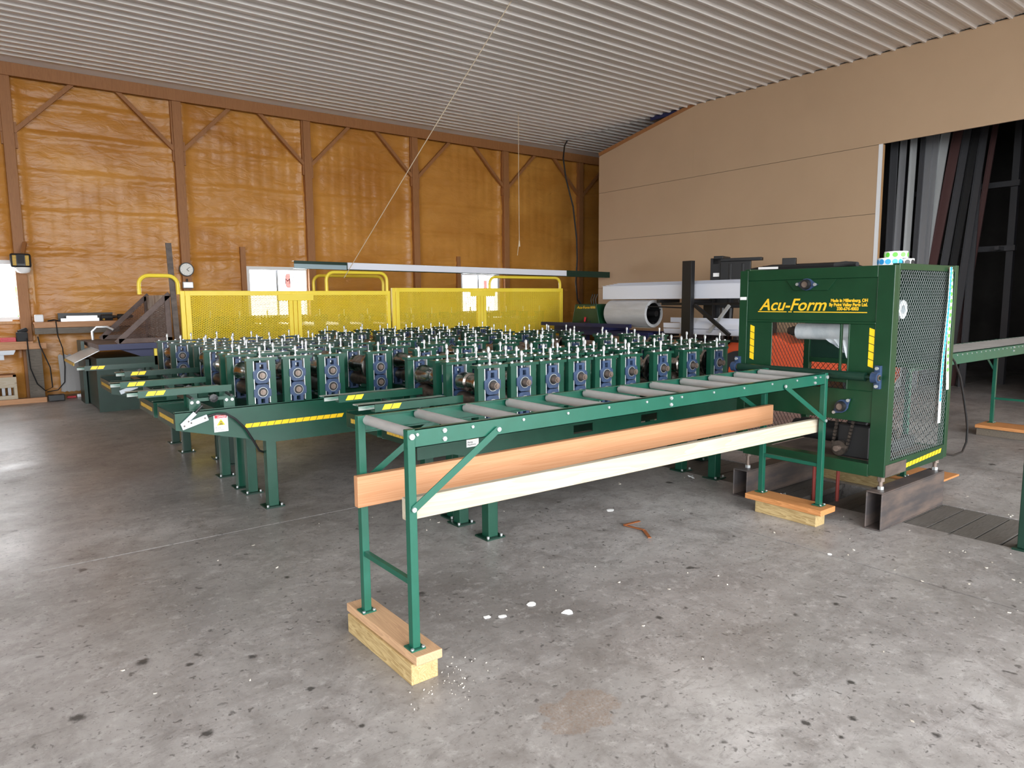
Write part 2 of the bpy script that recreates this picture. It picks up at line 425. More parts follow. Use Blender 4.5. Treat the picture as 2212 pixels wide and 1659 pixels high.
    def mesh(s, name, mats, smooth=False):
        me = bpy.data.meshes.new(name); me.from_pydata(s.v, [], s.f)
        for mm in (mats if isinstance(mats, (list, tuple)) else [mats]): me.materials.append(MATS[mm])
        if any(s.m): me.polygons.foreach_set('material_index', s.m)
        import bmesh
        bm = bmesh.new(); bm.from_mesh(me); bmesh.ops.recalc_face_normals(bm, faces=bm.faces[:]); bm.to_mesh(me); bm.free()
        if smooth:
            me.polygons.foreach_set('use_smooth', [True] * len(me.polygons))
            try: me.set_sharp_from_angle(angle=math.radians(38))
            except Exception: pass
        me.update(); return me
    def build(s, name, mats, parent=None, smooth=False, bevel=0.0):
        if parent is not None:
            w = wloc(parent); s.v = [(a - w.x, b - w.y, c - w.z) for a, b, c in s.v]
        me = s.mesh(name, mats, smooth)
        return place(name, me, parent, (0, 0, 0), bevel=bevel)
W = {}
def wloc(o): return W[o.name] if o is not None else Vector((0, 0, 0))
def place(name, me, parent=None, loc=(0, 0, 0), rz=0.0, bevel=0.0, rot=None):
    """loc is relative to the parent"""
    o = bpy.data.objects.new(name, me); COL.objects.link(o); o.location = loc
    if rz: o.rotation_euler = (0, 0, rz)
    if rot: o.rotation_euler = rot
    if parent is not None: o.parent = parent
    W[o.name] = wloc(parent) + Vector(loc)
    if bevel:
        md = o.modifiers.new('bevel', 'BEVEL'); md.width = bevel; md.segments = 2; md.limit_method = 'ANGLE'
    return o
def thing(name, label, cat, loc=(0, 0, 0), group=None):
    o = bpy.data.objects.new(name, None); COL.objects.link(o); o.location = loc; o.empty_display_size = 0.1
    W[o.name] = Vector(loc); return tag(o, label, cat, group)
def tag(o, label=None, cat=None, group=None, kind=None):
    if label: o['label'] = label
    if cat: o['category'] = cat
    if group: o['group'] = group
    if kind: o['kind'] = kind
    return o
def struct(o, label=None): return tag(o, label, None, None, 'structure')
def origin_at(o, loc):      # move a mesh object's origin to its base
    loc = Vector(loc)
    o.data.transform(Matrix.Translation(-loc)); o.location = Vector(o.location) + loc; W[o.name] = Vector(o.location); return o
def single(name, label, cat, mb, mats, base, group=None, smooth=False, bevel=0.0):
    o = mb.build(name, mats, None, smooth, bevel); origin_at(o, base); return tag(o, label, cat, group)
def text_mesh(name, body, size, matname, parent, loc, mtx, shear=0.0, width=None, extrude=0.001, align='LEFT', offset=0.0, spacing=1.0):
    cu = bpy.data.curves.new(name, 'FONT'); cu.body = body; cu.size = size; cu.shear = shear; cu.extrude = extrude; cu.align_x = align; cu.offset = offset
    cu.space_character = spacing
    cu.resolution_u = 3
    t = bpy.data.objects.new(name + '_c', cu); COL.objects.link(t)
    dg = bpy.context.evaluated_depsgraph_get(); dg.update()
    me = bpy.data.meshes.new_from_object(t.evaluated_get(dg)); bpy.data.objects.remove(t); bpy.data.curves.remove(cu)
    xs = [v.co.x for v in me.vertices]; x0, x1 = min(xs), max(xs)
    k = (width / (x1 - x0)) if width else 1.0
    m4 = mtx.to_4x4()
    for v in me.vertices:
        p = Vector(((v.co.x - (x0 if align == 'LEFT' else 0)) * k, v.co.y, v.co.z)); v.co = m4 @ p
    me.materials.clear(); me.materials.append(MATS[matname]); me.name = name
    return place(name, me, parent, Vector(loc) - wloc(parent))
# orientation of lettering: columns = reading direction, up, outward normal
FACE_MX = Matrix(((0, 0, -1), (-1, 0, 0), (0, 1, 0)))   # on a face looking towards -X (reads towards -Y)
FACE_MY = Matrix(((1, 0, 0), (0, 0, -1), (0, 1, 0)))    # on a face looking towards -Y (reads towards +X)

# ================================================================== the setting
ZC = 5.28; YW = 13.85; XP = 11.55; XL = -7.0; XR = 17.0
# ---- floor: base, slabs with open joints, plank-covered trench
mb = MB(); mb.box(XL - 8, XR, YB - 12, YW + 0.3, -0.5, -0.35); fb = mb.build('floor', 'joint'); struct(fb, 'worn grey concrete floor with oil spots and saw-cut joints')
TX0, TX1, TY0, TY1 = 4.88, 5.55, 0.75, 4.62
JX, JY, G = 3.92, 4.70, 0.006
def slab(x0, x1, y0, y1):
    m_ = MB(); m_.box(x0, x1, y0, y1, -0.36, 0); m_.build('floor_slab', 'concrete', fb)
slab(XL, JX - G, YB, JY - G); slab(JX + G, TX0, YB, JY - G); slab(TX1, XR, YB, JY - G); slab(TX0, TX1, YB, TY0); slab(TX0, TX1, TY1, JY - G)
slab(XL, JX - G, JY + G, YW + .3); slab(JX + G, XR, JY + G, YW + .3)
y = TY0 + 0.01; k = 0
while y < TY1 - 0.05:
    w = random.choice((0.14, 0.185, 0.185, 0.235))
    y1 = min(y + w, TY1 - 0.005)
    if not (2.52 < (y + y1) / 2 < 2.80):           # one plank is left out beside the red rods
        m_ = MB(); z = -0.004 + random.uniform(-.004, .003)
        m_.box(TX0 + 0.004 + random.uniform(0, .01), TX1 - 0.004 - random.uniform(0, .01), y, y1 - 0.012, z - 0.04, z); m_.build('plank', 'wood_grey', fb)
    y = y1; k += 1
mb = MB(); mb.box(-18, 22, YB - 25, YB, -0.08, -0.02); mb.box(-26, XL, YB, YW, -0.08, -0.02); o = mb.build('pavement', 'asphalt'); struct(o, 'grey asphalt yard outside, out of view')  # unseen yard, its grey toned to set the daylight bounced onto the ceiling

# ---- ceiling: ribbed white steel panels, ribs run along X every 9 inches
RP = 0.2186
def ceiling_panel(x0, x1, y0, n, parent, dz):
    prof = []
    for i in range(n):
        b = y0 + i * RP
        prof += [(b, 0), (b + 0.052, 0), (b + 0.056, -.003), (b + 0.064, -.003), (b + 0.068, 0), (b + .092, 0), (b + .096, -.003), (b + .104, -.003), (b + .108, 0), (b + .146, 0), (b + .159, -.036), (b + .190, -.036), (b + .203, 0)]
    prof.append((y0 + n * RP + 0.004, 0))
    m_ = MB(); N_ = len(prof)
    for X in (x0, x1):
        for a, z in prof: m_.v.append((X, a, ZC + z + dz))
    for i in range(N_ - 1): m_.face((i, N_ + i, N_ + i + 1, i + 1))
    m_.build('ceiling_panel', 'ceiling_steel', parent)
mb = MB(); mb.box(XL, XR, YB, YW + .3, ZC + 0.03, ZC + 0.08); ce = mb.build('ceiling', 'ceiling_steel'); struct(ce, 'white ribbed steel ceiling')
yy = YW - 0.20; i = 0
while yy > YB:
    yy -= 4 * RP
    dz = (i % 2) * 0.0012
    ceiling_panel(XL, XP, yy, 4, ce, dz); ceiling_panel(XP - .02, XR, yy, 4, ce, dz + 0.012)
    i += 1
mb = MB(); mb.prism([(YW - .47, ZC - .002), (YW - .165, ZC - .05), (YW - .165, ZC - .054), (YW - .475, ZC - .006)], 'x', XL, XR); mb.build('edge_flashing', 'white', ce)

# ---- back wall: spray foam between brown posts
def girt(z):      # creases at the horizontal girts
    d = 0
    for g in GIRTS: d += 0.016 * math.exp(-((z - g) / 0.06) ** 2) - 0.016 * math.exp(-((z - g - 0.085) / 0.03) ** 2) - 0.012 * math.exp(-((z - g + 0.085) / 0.03) ** 2)
    return d
GIRTS = [0.42, 1.08, 1.72, 2.36, 3.0, 3.62, 4.22, 4.72]
POSTS = [-1.72, 0.72, 3.185, 5.55, 7.98, 10.48, 12.94, 15.3]
WIN = [(-0.75, 0.735, 1.27, 2.19), (4.30, 5.48, 1.22, 2.175), (9.20, 10.29, 1.22, 2.14)]
from mathutils import noise as mn
def foam_depth(x, z):
    p = Vector((x * 0.9, z * 1.7, 3.1)); d = 0.028 * mn.noise(p) + 0.013 * mn.noise(p * 2.7) + 0.006 * mn.noise(p * 6.5)
    d += girt(z + 0.02 * mn.noise(Vector((x * 1.3, 5, 1)))) * (0.75 + 0.6 * mn.noise(Vector((x * 0.8, z, 9))))
    u = (x * 4.374) % 1.0     # ribs of the outer steel printing through
    d -= 0.015 * math.exp(-((u - 0.5) / 0.10) ** 2) * max(0, 0.55 + mn.noise(Vector((x * 0.5, z * 0.8, 2))))
    e = min(abs(x - p_) for p_ in POSTS)
    d += 0.045 * math.exp(-((e - 0.10) / 0.07) ** 2)
    return max(d, -0.07)
mb = MB()
NX, NZ = 520, 150
xs = [XL + (XR - XL) * i / NX for i in range(NX + 1)]; zs = [ZC * j / NZ for j in range(NZ + 1)]
for z in zs:
    for x in xs: mb.v.append((x, YW - foam_depth(x, z), z))
for j in range(NZ):
    for i in range(NX):
        xm, zm = (xs[i] + xs[i + 1]) / 2, (zs[j] + zs[j + 1]) / 2
        if any(a < xm < b and c < zm < d for a, b, c, d in WIN): continue
        mb.face((j * (NX + 1) + i, j * (NX + 1) + i + 1, (j + 1) * (NX + 1) + i + 1, (j + 1) * (NX + 1) + i))
wb = mb.build('wall_back', 'foam', smooth=True); struct(wb, 'spray-foam coated back wall, glossy orange brown')
# outer skin with window holes
mb = MB()
xsp = sorted([XL, XR] + [w[0] for w in WIN] + [w[1] for w in WIN])
for a, b in zip(xsp, xsp[1:]):
    w = [q for q in WIN if abs(q[0] - a) < 1e-6]
    if w: mb.box(a, b, YW + .14, YW + .18, 0, w[0][2]); mb.box(a, b, YW + .14, YW + .18, w[0][3], ZC)
    else: mb.box(a, b, YW + .14, YW + .18, 0, ZC)
mb.build('outer_cladding', 'wall_dim', wb)
for x in POSTS:
    m_ = MB(); m_.box(x - .075, x + .075, YW - .13, YW + .02, 0, ZC - .2); m_.build('post', 'wood_post', wb, bevel=.006)
    m_ = MB(); m_.box(x - .10, x - .075, YW - .10, YW, 4.0, ZC - .2); m_.build('cleat', 'wood_post', wb)
    m_ = MB(); m_.box(x + .075, x + .11, YW - .10, YW, 3.95, 4.35); m_.build('cleat', 'wood_post', wb)
    for s in (-1, 1):
        m_ = MB(); m_.bar((x + s * .07, YW - .085, 4.20), (x + s * .93, YW - .085, 5.07), .06, .062, (0, 0, 1)); m_.build('knee_brace', 'wood_post', wb)
m_ = MB(); m_.box(XL, XR, YW - .16, YW - .12, 5.03, ZC - .012); m_.build('top_beam', 'wood_post', wb, bevel=.004)
# windows
for k, (x0, x1, z0, z1) in enumerate(WIN):
    wname = 'window_%d' % (k + 1)
    m_ = MB()
    m_.box(x0 - .03, x1 + .03, YW - .02, YW + .13, z1 - .045, z1 + .02); m_.box(x0 - .03, x1 + .03, YW - .03, YW + .13, z0 - .03, z0 + .035)
    m_.box(x0 - .03, x0 + .035, YW - .02, YW + .13, z0 + .035, z1 - .045); m_.box(x1 - .035, x1 + .03, YW - .02, YW + .13, z0 + .035, z1 - .045)
    w_ = m_.build(wname, 'white'); struct(w_, ['sliding window at the left edge of the foam wall', 'sliding window behind the yellow guard with a red sticker on the glass', 'far sliding window behind the yellow guard'][k])
    xm = (x0 + x1) / 2
    m_ = MB(); m_.box(xm - .02, xm + .02, YW + .07, YW + .11, z0 + .03, z1 - .04); m_.build('mullion', 'grey_plastic', w_)
    for a, b in ((x0 + .03, xm - .02), (xm + .02, x1 - .03)):
        m_ = MB(); m_.box(a, b, YW + .085, YW + .091, z0 + .03, z1 - .04); m_.build('pane', 'glass', w_)
    m_ = MB(); m_.box(x1 + .035, x1 + .15, YW - .03, YW + .02, z0 - .5, z1 - .02); m_.build('jamb_board', 'wood_jamb', w_)
    m_ = MB(); m_.box(x0 - .13, x0 - .035, YW - .06, YW + .02, z0 - .5, z1 + .38); m_.build('stud', 'wood_post', w_)
    if k == 1:
        m_ = MB(); m_.prism([(xm + .17, 1.83), (xm + .2, 1.79), (xm + .27, 1.79), (xm + .27, 2.07), (xm + .2, 2.07), (xm + .17, 2.03)], 'y', YW + .080, YW + .084); m_.build('red_sticker', 'red_pale', w_)
        text_mesh('sticker_letter', 'M', .15, 'black', w_, (xm + .165, YW + .078, 1.87), FACE_MY, width=.10)
        m_ = MB()
        for q in range(14):
            t = q / 14 * 2 * PI; m_.box(xm + .37 + .06 * math.cos(t) - .008, xm + .37 + .06 * math.cos(t) + .008, YW + .08, YW + .084, 1.93 + .09 * math.sin(t) - .012, 1.93 + .09 * math.sin(t) + .012)
        m_.build('gear_drawing', 'grey_plastic', w_)
    if k == 2:
        m_ = MB(); m_.box(xm + .17, xm + .27, YW + .080, YW + .084, 1.72, 1.98); m_.build('red_sticker', 'red_pale', w_)
# hazy shrub and ground outside the left window
mb = MB(); 
random.seed(3)
for q in range(60):
    c_ = (1.15 + random.gauss(0, .35), 22 + random.gauss(0, .5), 0.9 + random.gauss(0, .5)); mb.cyl(c_, (c_[0], c_[1], c_[2] + .4), .25, .05, n=6)
single('shrub', 'green shrub seen through the left window', 'shrub', mb, 'leaf', (1.15, 22, -0.02))

# ---- partition wall on the right (tan board), free end short of the foam wall, big opening to the store
ROWS = [(0, 1.748), (1.755, 2.818), (2.825, 3.883), (3.890, 5.28)]
mb = MB(); mb.prism([(5.46, 0), (11.66, 0), (11.66, 4.68), (9.05, 5.24), (5.46, 5.24)], 'x', XP + .02, XP + .09)
mb.box(XP + .02, XP + .09, -4.4, 5.46, 3.9, 5.24); mb.box(XP + .02, XP + .09, -4.4, 2.75, 0, 3.9); wr = mb.build('wall_right', 'wood_old'); struct(wr, 'tan board partition wall with horizontal seams')
for z0, z1 in ROWS[:3]:
    ys = [5.455, 11.67]
    for a, b in zip(ys, ys[1:]):
        m_ = MB(); m_.box(XP, XP + .02, a, b - .002, z0, z1); m_.build('wall_panel', 'tan_board', wr)
m_ = MB(); m_.prism([(9.055, 3.890), (11.67, 3.890), (11.67, 4.70), (9.055, 5.26)], 'x', XP, XP + .02); m_.build('wall_panel', 'tan_board', wr)
for a, b in ((-4.4, 2.5), (2.501, 9.054)):
    m_ = MB(); m_.box(XP, XP + .02, a, b, 3.890, 5.265); m_.build('wall_panel', 'tan_board', wr)
for a, b in ((-4.4, -2.1), (-2.098, .3), (.302, 2.75)):  # unseen stretch of partition, closed to keep daylight out of the store
    m_ = MB(); m_.box(XP, XP + .02, a, b, 0, 3.885); m_.build('wall_panel', 'tan_board', wr)
m_ = MB(); m_.bar((XP + .03, 11.68, 4.745), (XP + .03, 9.0, 5.29), .07, .075, (0, 0, 1)); m_.build('sloped_trim_board', 'wood_post', wr)
m_ = MB(); m_.box(XP - .004, XP + .02, 5.40, 5.455, 0, 3.888); m_.build('opening_jamb', 'white', wr)
m_ = MB(); m_.box(XP + .02, XP + .10, 5.405, 5.455, 0, 3.888); m_.build('opening_stud', 'wood_jamb', wr)
m_ = MB(); m_.box(XP + .03, XP + .045, 9.3, 10.2, 5.19, 5.275); m_.build('blue_strip', 'blue_dark', wr)
# store behind, its shade put into near-black walls and ceiling
mb = MB(); mb.box(XR, XR + .1, YB, YW + .3, 0, ZC); o = mb.build('wall_far', 'store_shade'); struct(o, 'end wall of the store room, coloured dark for shade')
mb = MB(); mb.box(XP + .6, XR, 6.25, 6.35, 0, ZC); o = mb.build('wall_store', 'store_shade'); struct(o, 'side wall of the store room, coloured dark for shade')
mb = MB(); mb.box(XP, XR, -4.4, -4.3, 0, ZC); o = mb.build('wall_store_front', 'store_shade'); struct(o, 'wall closing the store room, coloured dark for shade')
mb = MB(); mb.box(XP + .1, XR, -4.3, 6.3, ZC - .12, ZC - .04); o = mb.build('ceiling_store', 'store_shade'); struct(o, 'ceiling of the store room, coloured dark for shade')
mb = MB(); mb.box(XP, XP + .09, YB, -4.4, 0, ZC); o = mb.build('wall_right_front', 'tan_board'); struct(o, 'tan wall beyond the store opening')
# walls out of view: left wall with the opening added for light, and the front wall with the open sliding door behind the camera
mb = MB(); mb.box(XL - .1, XL, YB, SIDE[0], 0, ZC); mb.box(XL - .1, XL, SIDE[1], YW + .3, 0, ZC); mb.box(XL - .1, XL, SIDE[0], SIDE[1], SIDE[3], ZC); o = mb.build('wall_left', 'wall_dim'); struct(o, 'brown wall on the left')
mb = MB(); mb.box(XL, DOOR[0], YB - .1, YB, 0, ZC); mb.box(DOOR[1], XR, YB - .1, YB, 0, ZC); mb.box(DOOR[0], DOOR[1], YB - .1, YB, DOOR[3], ZC); o = mb.build('wall_front', 'wall_dim'); struct(o, 'front wall with the wide open door')

# ================================================================== shared machine pieces
def stripe_row(name, matname, parent, p0, du, dv, n, w, h, gap, slant=0.0, normal=(0, -1, 0), th=.0012):
    """a row of slanted hazard blocks: p0 corner, du along the row, dv across"""
    p0 = Vector(p0); du = Vector(du).normalized(); dv = Vector(dv).normalized(); nn = Vector(normal)
    for k in range(n):
        m_ = MB(); a = p0 + du * (k * (w + gap)); q = [a, a + du * w, a + du * (w + slant) + dv * h, a + du * slant + dv * h]
        m_.hexa([p for p in q] + [p + nn * th for p in q]); m_.build(name, matname, parent)

# ---- forming stand (origin: middle of the foot line of its outer face; outer face looks to -Y)
def stand_meshes():
    D = {}
    m_ = MB()
    for s in (-1, 1):
        m_.mi(0).box(min(s * .057, s * .104), max(s * .057, s * .104), 0, .042, 0, .322)
        m_.mi(1).box(min(s * .052, s * .0572), max(s * .052, s * .0572), -.002, .044, .01, .318)
    m_.mi(0).box(-.118, .118, -.012, .066, .322, .340)
    m_.mi(1)
    for sx in (-.08, .08): m_.cyl((sx, .021, .340), (sx, .021, .348), .011, n=6)
    D['stand'] = m_.mesh('stand', ['green_paint', 'galv'])
    m2 = MB()
    m2.v = list(m_.v); m2.f = list(m_.f); m2.m = list(m_.m)
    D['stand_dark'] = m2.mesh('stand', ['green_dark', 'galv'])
    m_ = MB()
    m_.cyl((0, .021, .27), (0, .021, .395), .0065, n=8); m_.cyl((0, .021, .340), (0, .021, .350), .012, n=6)
    m_.cyl((0, .021, .386), (0, .021, .402), .0115, n=6); m_.lathe([(.0115, 0), (.0105, .008), (.007, .014), (.003, .017)], (0, .021, .402), (0, 0, 1), n=8)
    D['bolt'] = m_.mesh('adjuster_bolt', 'zinc', smooth=True)
    for nm, inv, prot in (('upper', 1, .012), ('lower', -1, .012), ('upper_long', 1, .045), ('lower_long', -1, .045)):
        m_ = MB()
        poly = [(-.045, -.05), (-.03, -.058), (.03, -.058), (.045, -.05), (.051, -.026), (.063, -.018), (.063, .030), (.051, .036), (.040, .048), (-.040, .048), (-.051, .036), (-.063, .030), (-.063, -.018), (-.051, -.026)]
        m_.mi(0).prism([(a, b * inv) for a, b in poly], 'y', -.010, -.003)
        m_.mi(0).prism([(max(-.0515, min(.0515, a)), b * inv) for a, b in poly], 'y', -.004, .046)
        zz = sorted((.047 * inv, .080 * inv)); m_.box(-.038, -.014, -.008, .040, *zz); m_.box(.014, .038, -.008, .040, *zz)
        zz = sorted((.080 * inv, .094 * inv)); m_.box(-.038, .038, -.008, .040, *zz)
        m_.mi(1).cyl((0, -.010, 0), (0, -.015, 0), .0365, n=20, bore=.0335)
        m_.mi(2).cyl((0, -.009, 0), (0, -.012, 0), .034, n=20)
        m_.mi(3).cyl((0, -.010, 0), (0, -.010 - prot, 0), .021, n=16); m_.cyl((0, -.010 - prot, 0), (0, -.016 - prot, 0), .012, n=12)
        m_.mi(3).cyl((0, .046, 0), (0, .11, 0), .021, n=12)
        D[nm] = m_.mesh('bearing_housing', ['blue_cast', 'zinc', 'black', 'shaft'], smooth=True)
    return D
SM = stand_meshes()
def roll_meshes():
    out = []
    profs = [
        [(.02, 0), (.058, .01), (.066, .02), (.066, .09), (.060, .10), (.060, .22), (.072, .24), (.072, .27), (.05, .28)],
        [(.02, 0), (.070, .01), (.078, .02), (.078, .045), (.050, .06), (.050, .16), (.062, .17), (.062, .26), (.03, .28)],
        [(.02, 0), (.04, .01), (.04, .06), (.060, .075), (.064, .16), (.060, .20), (.045, .22), (.045, .28)],
        [(.02, 0), (.118, .012), (.120, .022), (.118, .034), (.055, .05), (.055, .16), (.075, .18), (.075, .26), (.03, .28)],
        [(.02, 0), (.055, .005), (.058, .02), (.040, .035), (.040, .20), (.055, .22), (.055, .27), (.03, .28)],
    ]
    for p in profs: out.append(p)
    return out
ROLLP = roll_meshes(); ROLLM = {}
def roll_mesh(k, length, dark):
    key = (k, round(length, 3), dark)
    if key not in ROLLM:
        p = ROLLP[k]; sc = length / .28
        m_ = MB(); m_.lathe([(.021, -.02)] + [(r, h * sc) for r, h in p] + [(.021, length + .02)], (0, 0, 0), (0, 1, 0), n=18)
        ROLLM[key] = m_.mesh('forming_roll', 'steel_dark' if dark else 'steel_roll', smooth=True)
    return ROLLM[key]
ZB = 0.775      # top of every machine bed

def leg(parent, x, y, w=.075, zt=.52, plate=(.07, .07), off=(0, 0), matn='green_paint'):
    m_ = MB(); m_.box(x - w / 2, x + w / 2, y - w / 2, y + w / 2, .008, zt); l = m_.build('leg', matn, parent, bevel=.004)
    m_ = MB(); px, py = plate; m_.box(x - px + off[0], x + px + off[0], y - py + off[1], y + py + off[1], 0, .010)
    m_.build('foot_plate', 'green_dark', l)
    for sx in (-1, 1):
        m_ = MB(); m_.cyl((x + off[0] + sx * (px - .018), y + off[1] - py + .018, .01), (x + off[0] + sx * (px - .018), y + off[1] - py + .018, .024), .009, n=6)
        m_.build('anchor_bolt', 'zinc', l)
    return l

def add_stand(root, x, y, flip, dark=False, long_shaft=False):
    st = place('stand', SM['stand_dark' if dark else 'stand'], root, Vector((x, y, ZB)) - wloc(root), rz=PI if flip else 0)
    place('adjuster_bolt', SM['bolt'], st, (0, 0, random.uniform(-.006, .006)))
    sfx = '_long' if long_shaft else ''
    place('bearing_housing', SM['upper' + sfx], st, (0, 0, .212)); place('bearing_housing', SM['lower' + sfx], st, (0, 0, .090))
    return st

def roll_former(name, label, xl, y0, y1, near, far, xe, legs, matn='green_paint', dark=False, long_shaft=False, rolls=(0, 1, 2, 3, 4), sticker=False, guides=True, tape=None, lever=False, z_end=(.655, .783), taper=.66, slots=()):
    root = thing(name, label, 'machine', (xl, y0, 0), 'roll forming machines side by side')
    zb = .49
    for yy, tname in ((y0, 'near'), (y1 - .006, 'far')):
        m_ = MB()
        poly = [(xl, z_end[0]), (xl + taper, zb), (xe, zb), (xe, ZB), (xl, ZB + .006)]
        if tname == 'near' and slots:
            # side plate with forklift slots: strips around the holes
            za, zc = .593, .653
            m_.prism([(xl, z_end[0]), (xl + taper, zb), (xe, zb), (xe, za), (xl + .25, za)], 'y', yy, yy + .006)
            m_.box(xl, xe, yy, yy + .006, zc, ZB)
            xs_ = [xl] + [q for s in slots for q in s] + [xe]
            for a, b in zip(xs_[::2], xs_[1::2]): m_.box(a, b, yy, yy + .006, za, zc)
        else:
            m_.prism(poly, 'y', yy, yy + .006)
        m_.box(xl, xe, yy if tname == 'near' else yy - .044, yy + .05 if tname == 'near' else yy + .006, ZB - .006, ZB)
        m_.build('side_beam', matn, root)
    m_ = MB(); m_.box(xl, xl + .006, y0 + .006, y1 - .006, z_end[0] + .005, z_end[1] - .025); e = m_.build('end_plate', 'green_dark', root)
    if xl < 2.5:
        stripe_row('hazard_tape', 'yellow_dull', e, (xl - .001, y0 + .05, .695), (0, 1, 0), (0, 0, 1), 8, (y1 - y0 - .12) / 8 - .004, .03, .004, 0, (-1, 0, 0))
    for x in [xl + .25] + [x + .0 for x in near[::2]]:
        m_ = MB(); m_.box(x - .03, x + .03, y0 + .01, y1 - .01, ZB - .05, ZB - .004); m_.build('cross_member', 'green_dark', root)
    m_ = MB(); m_.box(near[0] - .1, xe - .02, (y0 + y1) / 2 - .03, (y0 + y1) / 2 + .03, ZB - .08, ZB - .03)
    m_.build('drive_cover', 'green_dark', root)
    for x, y in legs: leg(root, x, y, matn=matn)
    for i, x in enumerate(near): add_stand(root, x, y0 + .016, False, dark, long_shaft)
    for i, x in enumerate(far): add_stand(root, x, y1 - .016, True, dark)
    Lr = (y1 - y0) - .032 - 2 * .046 - .04
    for i, x in enumerate(near):
        k = rolls[i % len(rolls)]
        place('forming_roll', roll_mesh(k, Lr, False), root, Vector((x, y0 + .085, ZB + .212)) - wloc(root))
        k2 = (4, 2, 0)[i % 3]
        place('forming_roll', roll_mesh(k2, Lr, True), root, Vector((x, y0 + .085, ZB + .090)) - wloc(root))
    if guides:
        gx0, gx1 = xl - .19, xl + .42
        yg = y0 + .14
        m_ = MB(); m_.box(gx0, gx1, yg, yg + .006, .885, .925); m_.box(gx0, gx1, yg, yg + .055, .879, .885); g1 = m_.build('entry_guide', matn, root)
        stripe_row('hazard_tape', 'yellow_tape', g1, (gx0 + .045, yg - .0005, .890), (1, 0, 0), (0, 0, 1), 2, .052, .030, .006, .018)
        m_ = MB(); m_.box(gx0 - .05, gx1 - .05, yg + .11, yg + .19, .905, .911); m_.box(gx0 - .05, gx1 - .05, yg + .11, yg + .116, .880, .911); m_.build('entry_guide', 'green_worn', root)
        for x in (xl + .12, xl + .34):
            for dy, zt in ((.03, .88), (.12, .905)):
                m_ = MB(); m_.box(x, x + .07, yg + dy, yg + dy + .006, ZB, zt); m_.build('guide_bracket', matn, root)
        m_ = MB()
        for x in (xl + .10, xl + .33):
            m_.box(x, x + .075, y0 + .03, y0 + .036, ZB - .01, .855); m_.box(x, x + .075, y0 + .006, y0 + .036, ZB - .004, ZB + .004)
        m_.box(xl + .10, xl + .405, y0 + .0305, y0 + .0365, .835, .858)
        sb = m_.build('slide_bracket', matn, root)
        for x in (xl + .118, xl + .157, xl + .348, xl + .387):
            m_ = MB(); m_.cyl((x, y0 + .03, .832), (x, y0 + .022, .832), .011, n=10); m_.build('bolt', 'zinc', sb)
        for x in (xl + .12, xl + .38):
            m_ = MB(); m_.cyl((x, yg, .868), (x, y0 + .01, .862), .010, n=8); m_.build('slide_pin', 'black', root)
        m_ = MB(); m_.cyl((xl + .26, yg, .858), (xl + .26, y0 + .028, .853), .007, n=8)
        m_.lathe([(.012, 0), (.030, .004), (.030, .022), (.012, .026)], (xl + .26, y0 + .005, .852), (0, 1, 0), n=8)
        m_.build('clamp_knob', 'black', root)
    return root

# ---- the machines, nearest first
R1N = [2.555, 2.81, 3.055, 3.305, 3.558, 3.815, 4.17, 4.52, 4.87]
m1 = roll_former('roll_former', 'green roll forming machine nearest the camera, behind the roller conveyor', 2.0, 3.50, 3.94, R1N, [x for x in R1N] + [5.2], 5.35, [(2.55, 3.55), (2.56, 3.90), (4.9, 3.55), (4.9, 3.9)], long_shaft=True, rolls=(1, 0, 2, 1, 0, 3, 3, 1, 3), slots=((3.234, 3.419), (3.919, 4.102)))
R1B = [2.56, 2.80, 3.06, 3.30, 3.56, 3.85, 4.2, 4.55, 4.9, 5.24, 5.6]
m1b = roll_former('roll_former', 'second green roll forming machine, wedged right behind the nearest one', 2.0, 4.00, 4.46, R1B, R1B, 5.85, [(2.6, 4.05), (2.6, 4.41), (5.4, 4.05), (5.4, 4.41)], rolls=(0, 2, 3, 1, 3, 0, 3, 1))
R2 = [1.65, 1.915, 2.19, 2.60, 3.03, 3.45, 3.9, 4.32, 4.75, 5.2, 5.63, 6.03]
m2 = roll_former('roll_former', 'third green roll forming machine, with danger sticker and long yellow tape', 1.05, 5.10, 5.66, R2, R2, 6.3, [(1.69, 5.14), (1.69, 5.62), (5.9, 5.14), (5.9, 5.62), (3.8, 5.14), (3.8, 5.62)], rolls=(0, 1, 2, 3, 0, 4, 1, 3))
R3 = [1.66, 1.92, 2.24, 2.59, 3.03, 3.5, 3.92, 4.38, 4.86, 5.34, 5.85]
m3 = roll_former('roll_former', 'fourth green roll forming machine, back to back with the danger sticker one', 1.05, 5.80, 6.36, R3, R3, 6.2, [(1.68, 5.85), (1.68, 6.32), (5.7, 5.85), (5.7, 6.32)], rolls=(2, 0, 1, 3, 4, 0))
R4 = [1.77, 2.03, 2.27, 2.55, 2.85, 3.12, 3.82, 4.31, 4.9, 5.40, 5.79, 6.09]
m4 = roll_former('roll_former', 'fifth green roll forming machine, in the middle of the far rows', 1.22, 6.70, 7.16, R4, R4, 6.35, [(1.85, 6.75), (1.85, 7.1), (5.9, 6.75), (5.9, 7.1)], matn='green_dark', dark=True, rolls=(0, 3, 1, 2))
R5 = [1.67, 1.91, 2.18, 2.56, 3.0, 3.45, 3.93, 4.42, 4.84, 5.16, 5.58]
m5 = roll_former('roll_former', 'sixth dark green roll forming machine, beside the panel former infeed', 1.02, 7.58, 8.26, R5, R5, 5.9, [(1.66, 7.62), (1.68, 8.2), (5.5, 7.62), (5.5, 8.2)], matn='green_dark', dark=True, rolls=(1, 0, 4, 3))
R6 = [3.88, 4.40, 4.8, 5.2, 5.68, 6.1]
